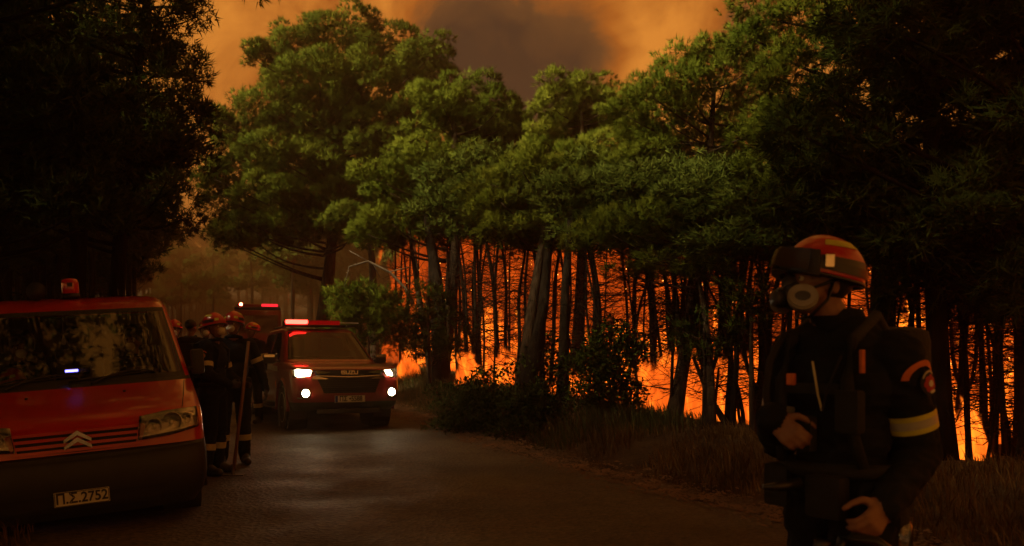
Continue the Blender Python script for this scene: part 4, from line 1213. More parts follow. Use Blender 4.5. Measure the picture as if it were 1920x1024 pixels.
# ------------------------------------------------------------------ the dark red pickup with its lights on
def pickup():
    root = empty('fire_pickup', (-2.72, 14.35, gzf(-2.9, 15.0) + .01)); root.rotation_euler = (R(-1.2), 0, R(27)); root.scale = (1, 1, 1.05)
    tag(root, 'dark red fire service pickup truck with lit headlights and red light bar', 'pickup truck')
    keys = [(.34, .14, .84), (.42, .04, .90), (.55, .0, .93), (.70, .0, .935), (.80, .02, .935), (.92, .03, .93), (1.00, .05, .925), (1.035, .10, .915), (1.06, .20, .90), (1.09, .45, .88), (1.115, .80, .86), (1.135, 1.10, .84), (1.145, 1.30, .80)]
    zs = [.34, .38, .42, .48, .55, .62, .70, .75, .80, .86, .92, .96, 1.00, 1.02, 1.035, 1.048, 1.06, 1.075, 1.09, 1.10, 1.115, 1.125, 1.135, 1.145]
    sh = Shell(keys, zs, 5.15, depth=.46, e=.46, nf=44, nside=80)
    f0, f1 = sh.ns, sh.ns + sh.nf
    def cls(i, j, c):
        x, y, z = c
        side = j < f0 + 6 or j >= f1 - 6
        for wy in (.96, 4.06):
            if side and math.hypot(y - wy, z - .40) < .44 and abs(x) > .4: return None
        if z < .50: return 'bumper'
        return 'body'
    p = sh.split(cls)
    sh.cap_top(p['body']); sh.cap_back(p['body'])
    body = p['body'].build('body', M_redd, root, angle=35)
    bp = p['bumper'].build('bumper', M_blk, root, angle=35)
    ck = [(1.14, 1.12, .835), (1.18, 1.18, .83), (1.68, 1.86, .665), (1.72, 1.96, .645), (1.755, 2.12, .61), (1.775, 2.4, .55), (1.785, 2.8, .45)]
    cz = [1.14, 1.18] + [round(1.18 + .5 * k / 10, 4) for k in range(1, 11)] + [1.72, 1.74, 1.755, 1.765, 1.775, 1.785]
    cs = Shell(ck, cz, lambda z: 3.75 - (z - 1.14) * .35, depth=.34, e=.40, nf=40, nside=40)
    g0, g1 = cs.ns, cs.ns + cs.nf
    def ccls(i, j, c):
        x, y, z = c; side = j < g0 or j >= g1
        if 1.185 < z < 1.67:
            if g0 + 8 <= j < g1 - 8: return 'windscreen'
            if side:
                yy = y - (z - 1.18) * 1.0
                if 1.62 < yy and y < 2.55: return 'window'
                if 2.66 < y < 3.42: return 'window'
        return 'cab'
    q = cs.split(ccls); cs.cap_top(q['cab']); cs.cap_back(q['cab'])
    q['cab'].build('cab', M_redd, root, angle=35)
    q['windscreen'].build('windscreen', M_tint, root, smooth=True)
    for sg in (-1, 1):
        for ya, yb2 in ((0, 2.6), (2.6, 9)):
            w_ = MB()
            for f in q['window'].f:
                vs_ = [q['window'].v[i] for i in f]; cy2 = sum(v[1] for v in vs_) / 4
                if vs_[0][0] * sg > 0 and ya < cy2 < yb2: w_.add(vs_, [(0, 1, 2, 3)])
            w_.build('door_window', M_tint, root, smooth=True)
    # grille
    g = empty('grille'); g.parent = root
    sh.patch([(-.60, .985), (0, .99), (.60, .985)], [(-.44, .62), (0, .62), (.44, .62)], .004, .03, n=24, m=8).build('grille_back', M_rub, g)
    for k in range(7):
        zc = .645 + .034 * k; w_ = .43 + .022 * k
        sh.patch([(-w_, zc + .006), (w_, zc + .006)], [(-w_, zc - .006), (w_, zc - .006)], .014, .02, n=20, m=1).build('slat', M_blk, g)
    sh.patch([(-.56, .905), (0, .885), (.56, .905)], [(-.54, .885), (0, .86), (.54, .885)], .020, .02, n=24, m=1).build('grille_bar', M_chr, g, smooth=True)
    for sg in (-1, 1):
        sh.patch([(sg * .34, .955), (sg * .58, .985)], [(sg * .34, .945), (sg * .55, .93)], .022, .02, n=6, m=2).build('chrome_wing', M_chr, g)
        sh.patch([(sg * .38, .855), (sg * .60, .90)], [(sg * .36, .845), (sg * .64, .845)], .022, .02, n=6, m=2).build('chrome_wing', M_chr, g)
    t = link('lettering', text_mesh('ISUZU', .085, M_chr, .004), g); t.location = (0, sh.ys(0, .94) - .020, .945); t.rotation_euler = (R(90), 0, 0); t.scale = (1.25, 1, 1)
    # bonnet seams, lamps
    lit = emit('headlamp_light', (1.0, .80, .48), 26.0)
    for sg in (-1, 1):
        mb = MB(); pts = [(sg * x, sh.ys(x, z) - .001, z) for x, z in zip(np.linspace(.66, .74, 10), np.linspace(1.03, 1.13, 10))]
        mb.tube(pts, .004, 5); mb.build('bonnet_seam', M_rub, root)
        h = empty('headlight'); h.parent = root
        t_ = [(sg * .60, .985), (sg * .76, 1.01), (sg * .915, 1.02)]; b_ = [(sg * .64, .90), (sg * .76, .865), (sg * .91, .88)]
        sh.patch(t_, b_, .006, .02, n=12, m=5).build('housing', M_chr, h, smooth=True)
        sh.patch([(sg * .635, .985), (sg * .89, 1.008)], [(sg * .665, .895), (sg * .885, .882)], .020, .01, n=8, m=3).build('lamp', lit, h, smooth=True)
        sh.patch(t_, b_, .034, .006, n=12, m=5).build('lens', M_lens, h, smooth=True)
        ld = bpy.data.lights.new('headlight_beam', 'SPOT'); ld.energy = 1.4; ld.spot_size = R(62); ld.spot_blend = .7; ld.color = (1, .68, .34); ld.shadow_soft_size = .05
        lo = bpy.data.objects.new('headlight_beam', ld); COL.objects.link(lo); lo.parent = h; lo.location = (sg * .76, sh.ys(.76, .94) - .10, .94); lo.rotation_euler = (R(84), 0, 0)
        lo.rotation_euler = (R(-96), 0, 0) if False else (R(86), 0, R(180))
        fl = empty('fog_light'); fl.parent = root
        y0 = sh.ys(.74, .62)
        MB().lathe([(.075, -.03), (.085, -.02), (.085, .03)], (sg * .74, y0, .625), axis='Y', n=20).build('bezel', M_blk, fl)
        MB().lathe([(.004, -.048), (.035, -.045), (.060, -.034), (.060, .0)], (sg * .74, y0, .625), axis='Y', n=20).build('lamp', lit, fl, smooth=True)
        sh.patch([(sg * .66, .545), (sg * .86, .56)], [(sg * .66, .53), (sg * .86, .535)], .016, .02, n=6, m=1).build('chrome_strip', M_chr, bp)
    plate(root, (0, sh.ys(0, .50) - .022, .525), .52, .112, 'ΠΣ •5588', .098, band=True)
    MB().box((0, .10, .33), (1.1, .10, .08), bevel=.02).build('skid_plate', M_blk, bp)
    # mirrors
    for sg in (-1, 1):
        mi = empty('wing_mirror'); mi.parent = root
        MB().box((sg * 1.03, 1.52, 1.20), (.22, .11, .16), bevel=.035).build('mirror_shell', M_blk, mi, angle=40)
        MB().box((sg * 1.04, 1.46, 1.245), (.19, .012, .05), bevel=.005).build('mirror_cap', M_chr, mi)
        MB().tube([(sg * .84, 1.52, 1.16), (sg * .95, 1.52, 1.17)], .022, 6).build('mirror_arm', M_blk, mi)
    # wheels, steps, stripe on the doors
    for sg in (-1, 1):
        for wy in (.96, 4.06):
            wheel(root, sg * .80, wy, .385, .385, .26, sg, 6); arch(root, sg * .925, wy, .40, .445, sg, M_redd)
        MB().tube([(sg * .93, 1.55, .42), (sg * .93, 3.45, .42)], .035, 8).build('side_step', M_blk, root, smooth=True)
        st = MB()
        for k in range(8):
            ya, yb2 = 1.25 + .26 * k, 1.25 + .26 * (k + 1)
            za, zb_ = .98 + .015 * k, .98 + .015 * (k + 1)
            st.add([(sg * .944, ya, za), (sg * .944, yb2, zb_), (sg * .944, yb2, zb_ + .085), (sg * .944, ya, za + .085)], [(0, 1, 2, 3)])
        st.build('side_stripe', M_stripe, root)
        MB().prism([(1.30, .86), (1.46, .80), (1.42, .74), (1.36, .70), (1.38, .79)], sg * .942, sg * .948, 'YZ').build('side_marking', M_org, root)
        for yy in (1.9, 2.95): MB().box((sg * .945, yy + .45, .93), (.03, .20, .03), bevel=.008).build('door_handle', M_chr, root)
    # bed cover and rear box
    MB().box((0, 4.45, 1.16), (1.66, 1.30, .06), bevel=.02).build('bed_cover', M_blk, root)
    rk = empty('roof_rack'); rk.parent = root
    for sg in (-1, 1): MB().tube([(sg * .55, 2.0, 1.81), (sg * .55, 3.4, 1.81)], .018, 7).build('rail', M_blk, rk)
    MB().box((.42, 2.05, 1.865), (.70, .03, .02), bevel=.004).build('rack_bar', M_stripe, rk)
    MB().box((.45, 2.30, 1.82), (.60, .34, .035), bevel=.01).build('rack_tray', M_blk, rk)
    lb = empty('light_bar'); lb.parent = root
    MB().box((-.15, 2.02, 1.80), (1.05, .20, .035), bevel=.01).build('bar_base', M_blk, lb)
    MB().box((.10, 2.02, 1.855), (.55, .20, .075), bevel=.02).build('bar_lens', emit('red_lens_spill', (1.0, .008, .006), .06), lb, angle=40)  # unlit section; faint glow stands in for light from the strobe beside it
    MB().box((-.445, 1.94, 1.862), (.40, .10, .070), bevel=.02).build('lit_lens', emit('red_strobe', (1.0, .018, .011), 10.0), lb, angle=40)
    MB().box((-.445, 2.03, 1.85), (.42, .07, .07), bevel=.01).build('bar_module', M_blk, lb)
    MB().box((.0, 2.10, 1.30), (1.3, .5, .10)).build('dashboard', M_blk, root)
    for cx in (-.38, .38): MB().box((cx, 2.55, 1.30), (.44, .14, .62), bevel=.05).build('seat_back', M_seat, root, angle=40)
    return root
PICK = pickup()

# ------------------------------------------------------------------ the fire engine behind
def engine():
    Y = 31.0; p = px2w(483, 700, Y)
    root = empty('fire_engine', (p.x, p.y, gzf(p.x, p.y))); root.rotation_euler = (0, 0, R(16)); root.scale = (.94, 1, 1.08)
    tag(root, 'boxy red fire engine standing on the road behind the pickup truck', 'fire engine')
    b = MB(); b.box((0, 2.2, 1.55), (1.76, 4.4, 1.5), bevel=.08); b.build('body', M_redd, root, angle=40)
    MB().box((0, .12, .62), (1.74, .30, .42), bevel=.05).build('bumper', M_blk, root, angle=40)
    MB().box((0, .02, 1.0), (1.2, .06, .30), bevel=.01).build('grille', M_blk, root)
    MB().box((0, .0, 1.82), (1.52, .04, .62), bevel=.015).build('windscreen', M_glass, root)
    MB().box((0, .03, 1.82), (1.60, .05, .70), bevel=.015).build('windscreen_seal', M_blk, root)
    MB().box((-.35, -.022, 1.88), (.36, .008, .42), bevel=.003).build('sun_card', M_beige, root)
    MB().box((0, .95, 2.34), (1.72, 1.9, .10), bevel=.03).build('roof', M_blk, root, angle=40)
    MB().box((0, 3.1, 2.45), (1.70, 2.4, .30), bevel=.05).build('hose_box', M_redd, root, angle=40)
    for sg in (-1, 1):
        for wy in (.75, 3.4): wheel(root, sg * .74, wy, .42, .42, .26, sg, 5)
        MB().box((sg * 1.0, .25, 1.75), (.14, .08, .36), bevel=.02).build('mirror', M_blk, root)
        MB().lathe([(.09, -.03), (.10, .0), (.10, .03)], (sg * .66, -.02, 1.0), axis='Y', n=18).build('headlight', M_chr, root, smooth=True)
    lt = empty('corner_lamp'); lt.parent = root
    MB().lathe([(.06, 0), (.06, .05)], (-.62, .25, 2.39), n=14).build('lamp_base', M_blk, lt)
    MB().lathe([(.055, .05), (.058, .10), (.04, .14), (.01, .15)], (-.62, .25, 2.39), n=16).build('lamp', emit('corner_strobe', (1.0, .10, .05), 14.0), lt, smooth=True)
    lb = empty('light_bar'); lb.parent = root
    MB().box((.42, .30, 2.40), (.80, .2, .03)).build('bar_base', M_blk, lb)
    MB().box((.45, .30, 2.46), (.62, .18, .10), bevel=.03).build('bar_lens', emit('bar_glow', (1.0, .02, .03), .55), lb, angle=40)
    return root
ENG = engine()
# ================================================================== people
from mathutils import noise as mnoise
M_suit = mat('navy_suit', (0.012, 0.014, 0.021), 0.9, var=.35, scale=9, bump=.35, bscale=26, bdist=.012, spec=.2)
M_trs = mat('navy_trousers', (0.011, 0.012, 0.018), 0.9, var=.35, scale=9, bump=.35, bscale=22, bdist=.012, spec=.2)
M_skin = mat('skin', (0.24, 0.118, 0.070), 0.55, var=.18, scale=18, bump=.12, bscale=90, bdist=.002)
M_boot = mat('boot_leather', (0.020, 0.017, 0.015), 0.5, var=.3, scale=14)
M_glove = mat('work_glove', (0.035, 0.030, 0.026), 0.8, bump=.3, bscale=60)
M_helm = mat('helmet_red', (0.50, 0.014, 0.008), 0.30, coat=.5, var=.15, scale=14)
M_hblk = mat('helmet_black', (0.014, 0.014, 0.014), 0.35)
M_gog = mat('goggle_lens', (0.05, 0.032, 0.016), 0.22, spec=.4)
M_mask = mat('mask_rubber', (0.030, 0.030, 0.034), 0.5)
M_filt = mat('mask_filter', (0.27, 0.25, 0.22), 0.6, var=.15, scale=20)
M_wht = mat('dust_mask', (0.62, 0.60, 0.56), 0.8)
M_pack = mat('pack_fabric', (0.009, 0.009, 0.009), 0.85, bump=.3, bscale=40)
M_hair = mat('dark_hair', (0.012, 0.010, 0.008), 0.6)
M_wood = mat('wood_handle', (0.26, 0.13, 0.055), 0.7, var=.35, scale=6, stretch=(8, 8, 1))
M_steel = mat('tool_steel', (0.20, 0.19, 0.18), 0.5, metal=.8, var=.4, scale=12)
M_tape = mat('silver_tape', (0.46, 0.45, 0.40), 0.45, var=.2, scale=20)
M_ltape = mat('pale_band', (0.52, 0.46, 0.26), 0.5, var=.2, scale=20)

class Blob:
    """one continuous skin grown round tapered limbs and rounded masses"""
    def __init__(s): s.p = []; s.mb = MB()
    def cap(s, a, b, r0, r1=None, mi=0):
        a, b = Vector(a), Vector(b); r1 = r0 if r1 is None else r1
        d = b - a; L = d.length
        if L < 1e-6: d = Vector((0, 0, 1)); L = 1e-6
        d = d / L
        prof = [(-math.cos(t) * r0, math.sin(t) * r0) for t in (0.12, .5, .95, 1.35)] + [(L * k, r0 + (r1 - r0) * k) for k in (.0, .5, 1.0)] + [(L + math.sin(t) * r1, math.cos(t) * r1) for t in (.3, .65, 1.05, 1.45)]
        s.mb.tube([a + d * h for h, r in prof], [max(r, .0008) for h, r in prof], 12)
        s.p.append(('c', a, b, r0, r1, mi)); return s
    def ell(s, c, r, rot=None, mi=0):
        s.mb.ellipsoid(c, r, rot, 20, 14); s.p.append(('e', Vector(c), Vector(r), rot or Matrix.Identity(3), 0, mi)); return s
    def build(s, name, mats, parent, voxel=.012, smooth=4, wrinkle=0.0, wr_m=(0, 1), keep=None):
        me = s.mb.mesh('tmp')
        o = bpy.data.objects.new('tmp_body', me); COL.objects.link(o)
        m = o.modifiers.new('r', 'REMESH'); m.mode = 'VOXEL'; m.voxel_size = voxel; m.use_smooth_shade = True
        m2 = o.modifiers.new('s', 'SMOOTH'); m2.iterations = smooth; m2.factor = .5
        dg = bpy.context.evaluated_depsgraph_get()
        res = bpy.data.meshes.new_from_object(o.evaluated_get(dg)); res.name = name
        bpy.data.objects.remove(o); bpy.data.meshes.remove(me)
        n = len(res.polygons); C = np.empty(n * 3); res.polygons.foreach_get('center', C); C = C.reshape(-1, 3)
        best = np.full(n, 1e9); mi = np.zeros(n, dtype=np.int32)
        for q in s.p:
            if q[0] == 'c':
                a, b = np.array(q[1]), np.array(q[2]); ab = b - a; t = np.clip(((C - a) @ ab) / (ab @ ab + 1e-12), 0, 1)
                dist = np.linalg.norm(C - a - t[:, None] * ab, axis=1) - (q[3] + (q[4] - q[3]) * t)
            else:
                L = (C - np.array(q[1])) @ np.array(q[3]); r = np.array(q[2])
                dist = (np.linalg.norm(L / r, axis=1) - 1) * r.min()
            u = dist < best; best[u] = dist[u]; mi[u] = q[5]
        if keep is not None: mi = keep(C, mi)
        res.materials.clear()
        for m_ in mats: res.materials.append(m_)
        res.polygons.foreach_set('material_index', mi); res.polygons.foreach_set('use_smooth', np.ones(n, dtype=bool))
        if wrinkle > 0:
            suit = set()
            for p_, k in zip(res.polygons, mi):
                if k in wr_m: suit.update(p_.vertices)
            nv = len(res.vertices); V = np.empty(nv * 3); N = np.empty(nv * 3)
            res.vertices.foreach_get('co', V); res.vertex_normals.foreach_get('vector', N)
            V = V.reshape(-1, 3); N = N.reshape(-1, 3)
            for i in suit:
                x, y, z = V[i]
                f = mnoise.noise(Vector((x * 9 + z * 5, y * 9, z * 17))) + .5 * mnoise.noise(Vector((x * 22, y * 22 + z * 8, z * 34)))
                f = 1 - abs(f) * 2.2
                V[i] += N[i] * wrinkle * f
            res.vertices.foreach_set('co', V.astype(np.float32).ravel())
        res.update()
        return link(name, res, parent)

def hand(B, wrist, d, n, thumb=1, curl=(35, 45, 30), s=1.0, mi=0, rr=1.0):
    """five fingers: d along the palm, n the side towards which they close"""
    wrist, d, n = Vector(wrist), Vector(d).normalized(), Vector(n)
    n = (n - d * n.dot(d)).normalized(); sd_ = n.cross(d) * thumb
    off = (.031, .011, -.010, -.030); lens = (.070, .078, .072, .058); kn = (.088, .092, .087, .079)
    for o_, L, k in zip(off, lens, kn):
        a = wrist + sd_ * o_ * .55 * s + d * .012 * s; b = wrist + sd_ * o_ * s + d * k * s
        B.cap(a, b, .0155 * s * rr, .0125 * s * rr, mi)
        p, ang = b, 0
        for frac, c, r in zip((.45, .31, .24), curl, (.0098, .0088, .0078)):
            ang += R(c); q = p + (d * math.cos(ang) + n * math.sin(ang) + sd_ * o_ * .6) * L * frac * s
            B.cap(p, q, r * s * rr, r * s * .92 * rr, mi); p = q
    t0 = wrist + d * .022 * s + sd_ * .026 * s + n * .006 * s
    t1 = t0 + (d * .55 + sd_ * .75 + n * .30).normalized() * .042 * s
    t2 = t1 + (d * .85 + sd_ * .25 + n * .55).normalized() * .034 * s
    t3 = t2 + (d * .80 - sd_ * .10 + n * .60).normalized() * .026 * s
    B.cap(t0, t1, .0155 * s * rr, .0125 * s * rr, mi); B.cap(t1, t2, .0120 * s * rr, .0105 * s * rr, mi); B.cap(t2, t3, .0102 * s * rr, .0088 * s * rr, mi)

def head_parts(B, H, mi_skin):
    """skull, jaw, nose, ears in the frame H (looking along -y)"""
    M3 = H.to_3x3()
    def e(c, r): B.ell(H @ Vector(c), r, M3, mi_skin)
    e((0, .012, .030), (.076, .096, .092)); e((0, -.030, -.030), (.060, .066, .070)); e((0, -.052, -.075), (.040, .038, .034))
    e((0, -.060, .015), (.056, .034, .046)); e((.052, -.04, -.035), (.022, .035, .03)); e((-.052, -.04, -.035), (.022, .035, .03))
    B.cap(H @ Vector((0, -.094, .010)), H @ Vector((0, -.116, -.028)), .010, .015, mi_skin)
    e((0, -.098, -.062), (.024, .012, .009))
    for sg in (-1, 1):
        e((sg * .077, .012, -.012), (.010, .020, .032)); e((sg * .034, -.088, .030), (.022, .012, .009))

def helmet(parent, H, goggles=True, s=1.0, yellow=True, shell_m=None, nv=14, nu=36):
    h = empty('helmet'); h.parent = parent; h.matrix_local = H
    mb = MB(); V = []; Fc = []
    def P(th, ph, k=1.0):
        # ph = 0 looks forward (-y)
        fx_, fy_ = math.sin(ph), -math.cos(ph)
        rx, ry, rz = .118 * s * k, (.145 if fy_ > 0 else .138) * s * k, .128 * s * k
        ridge = 1 + .035 * math.exp(-(fx_ * math.sin(th) / .16) ** 2)
        return Vector((rx * math.sin(th) * fx_, .012 * s + ry * math.sin(th) * fy_, .035 * s + rz * math.cos(th) * ridge))
    def low(ph): return R(88 + 20 * (1 - math.cos(ph)) / 2 + 4 * math.sin(ph) ** 2)
    for k in (1.0, .93):
        for j in range(nv + 1):
            for i in range(nu):
                ph = 2 * math.pi * i / nu
                V.append(P(low(ph) * j / nv, ph, k))
    N = (nv + 1) * nu
    for l_ in (0, 1):
        for j in range(nv):
            for i in range(nu):
                i2 = (i + 1) % nu; q = (j * nu + i, j * nu + i2, (j + 1) * nu + i2, (j + 1) * nu + i)
                Fc.append(tuple(l_ * N + v for v in (q if l_ == 0 else q[::-1])))
    for i in range(nu):
        i2 = (i + 1) % nu; Fc.append((nv * nu + i, nv * nu + i2, N + nv * nu + i2, N + nv * nu + i))
    mb.add(V, Fc).build('shell', shell_m or M_helm, h, smooth=True)
    # rim, band, vents
    MB().tube([P(low(ph), ph, 1.0) for ph in np.linspace(0, 2 * math.pi, 40)], .007 * s, 6, caps=False).build('rim', M_hblk, h, smooth=True)
    def strip(t0, t1, p0, p1, k, name, m, n=14):
        q = MB(); V2 = []
        for a in range(n + 1):
            ph = p0 + (p1 - p0) * a / n
            for t in (t0, t1): V2.append(P(low(ph) * t, ph, k))
        q.add(V2, [(2 * a, 2 * a + 1, 2 * a + 3, 2 * a + 2) for a in range(n)]).build(name, m, h, smooth=True)
    for sg in (-1, 1):
        strip(.70, .86, sg * .9, sg * 2.5, 1.022, 'side_band', M_hblk)
        if yellow:
            strip(.36, .50, sg * 1.15, sg * 2.35, 1.018, 'reflective_strip', M_yel)
            strip(.66, .80, sg * .45, sg * .85, 1.02, 'reflective_strip', M_yel)
    if goggles:
        strip(.80, .92, -2.9, 2.9, 1.045, 'goggle_strap', M_hblk, 40)
        g = MB()
        for lay, k in ((0, 1.0), (1, 1.24)):
            pass
        pts = []
        for ph in np.linspace(-1.05, 1.05, 15):
            for t, k in ((.68, 1.05), (.70, 1.24), (1.02, 1.26), (1.06, 1.05)):
                pts.append(P(low(ph) * t, ph, k + (.05 if abs(ph) < .3 and k > 1.2 else 0)))
        fc = []
        for a in range(14):
            for b in range(4):
                b2 = (b + 1) % 4; fc.append((a * 4 + b, (a + 1) * 4 + b, (a + 1) * 4 + b2, a * 4 + b2))
        fc += [(0, 1, 2, 3), tuple(14 * 4 + v for v in (3, 2, 1, 0))]
        g.add(pts, fc).build('goggle_frame', M_hblk, h, angle=50)
        q = MB(); V2 = []
        for a in range(15):
            ph = -.85 + 1.7 * a / 14
            for t in (.74, .85, .98): V2.append(P(low(ph) * t, ph, 1.285 + (.05 if abs(ph) < .3 else 0)))
        q.add(V2, [(a * 3 + b, a * 3 + b + 1, a * 3 + b + 4, a * 3 + b + 3) for a in range(14) for b in (0, 1)]).build('goggle_lens', M_gog, h, smooth=True)
        MB().box(P(low(1.25) * .80, 1.25, 1.09), (.03 * s, .012 * s, .045 * s), Matrix.Rotation(R(70), 3, 'Z'), bevel=.003).build('strap_buckle', M_chr, h)
        MB().box(P(low(-1.25) * .80, -1.25, 1.09), (.03 * s, .012 * s, .045 * s), Matrix.Rotation(R(-70), 3, 'Z'), bevel=.003).build('strap_buckle', M_chr, h)
    # chin strap
    for sg in (-1, 1):
        MB().tube([Vector((sg * .088, .0, .0)), Vector((sg * .080, -.012, -.06)), Vector((sg * .045, -.05, -.115)), Vector((0, -.06, -.122))], .006, 6).build('chin_strap', M_hblk, h, smooth=True)
    return h

def respirator(parent, H):
    m = empty('respirator'); m.parent = parent; m.matrix_local = H
    B = MB(); B.ellipsoid((0, -.098, -.045), (.046, .042, .050)); B.ellipsoid((0, -.108, -.010), (.026, .028, .036))
    B.build('face_piece', M_mask, m, smooth=True)
    for sg in (-1, 1):
        rot = Matrix.Rotation(R(sg * 62), 3, 'Z') @ Matrix.Rotation(R(-12), 3, 'X')
        c = Vector((sg * .062, -.092, -.060))
        f = MB()
        for rad, y0, y1 in ((.044, .006, -.022), (.038, -.022, -.030)):
            V = []; n = 22
            for y in (y0, y1):
                for k in range(n):
                    a = 2 * math.pi * k / n
                    V.append(rot @ Vector((rad * math.cos(a) * 1.12, y, rad * math.sin(a))) + c)
            f.add(V, [(k, (k + 1) % n, n + (k + 1) % n, n + k) for k in range(n)] + [tuple(range(n)), tuple(range(2 * n - 1, n - 1, -1))])
        f.build('filter', M_filt, m, angle=40)
        g = MB(); V = []
        for k in range(20):
            a = 2 * math.pi * k / 20; V.append(rot @ Vector((.021 * math.cos(a) * 1.2, -.0315, .017 * math.sin(a))) + c)
        g.add(V, [tuple(range(20))]).build('filter_vent', M_mask, m)
        MB().tube([(sg * .05, -.085, -.035), (sg * .085, -.02, -.005), (sg * .088, .03, .015)], .005, 6).build('mask_strap', M_hblk, m, smooth=True)
    MB().lathe([(.026, -.03), (.030, -.02), (.030, .01)], (0, -.135, -.060), axis='Y', n=18).build('exhale_valve', M_mask, m, smooth=True)
    return m

def face_bits(parent, H):
    """eyes and brows"""
    f = empty('face'); f.parent = parent; f.matrix_local = H
    for sg in (-1, 1):
        MB().ellipsoid((sg * .031, -.079, .012), (.0125, .0125, .0125), nu=14, nv=10).build('eye', M_white, f, smooth=True)
        MB().ellipsoid((sg * .031, -.0885, .012), (.006, .0045, .006), nu=12, nv=8).build('iris', M_hblk, f, smooth=True)
        MB().tube([(sg * .016, -.096, .032), (sg * .034, -.097, .037), (sg * .052, -.085, .032)], [.003, .0045, .003], 6).build('eyebrow', M_hair, f, smooth=True)

def ring(parent, a, b, t0, t1, r0, r1, name, m, off=.008, n=28, sq=1.0):
    """band round a limb"""
    a, b = Vector(a), Vector(b); d = (b - a).normalized(); u = d.orthogonal().normalized(); v = d.cross(u); V = []
    for t in (t0, t1):
        p = a.lerp(b, t); r = r0 + (r1 - r0) * t + off
        for k in range(n):
            an = 2 * math.pi * k / n; V.append(p + (u * math.cos(an) + v * math.sin(an)) * r)
    mb = MB(); mb.add(V, [(k, (k + 1) % n, n + (k + 1) % n, n + k) for k in range(n)])
    return mb.build(name, m, parent, smooth=True)

def arm_patch(a, b, r, face, t0, t1, w0, w1, n=10, off=.012, shape=None):
    """curved sheet on a sleeve; face = outward direction at its middle; returns its point function"""
    a, b = Vector(a), Vector(b); d = (b - a).normalized(); f = Vector(face); f = (f - d * f.dot(d)).normalized(); s = f.cross(d)
    L = (b - a).length
    def P(u, v, o=0.0):   # u across in metres, v along in metres from a
        an = u / r
        return a + d * v + (f * math.cos(an) + s * math.sin(an)) * (r + off + o)
    return P

def disc_patch(P, cu, cv, ru, rv, name, m, parent, a0=0, a1=2 * math.pi, inner=0.0, o=0.0, n=28):
    mb = MB(); V = []; Fc = []
    nr = 4
    for j in range(nr + 1):
        k = inner + (1 - inner) * j / nr
        for i in range(n + 1):
            a = a0 + (a1 - a0) * i / n; V.append(P(cu + ru * k * math.cos(a), cv - rv * k * math.sin(a), o))
    for j in range(nr):
        for i in range(n): Fc.append((j * (n + 1) + i, j * (n + 1) + i + 1, (j + 1) * (n + 1) + i + 1, (j + 1) * (n + 1) + i))
    mb.add(V, Fc); return mb.build(name, m, parent, smooth=True)

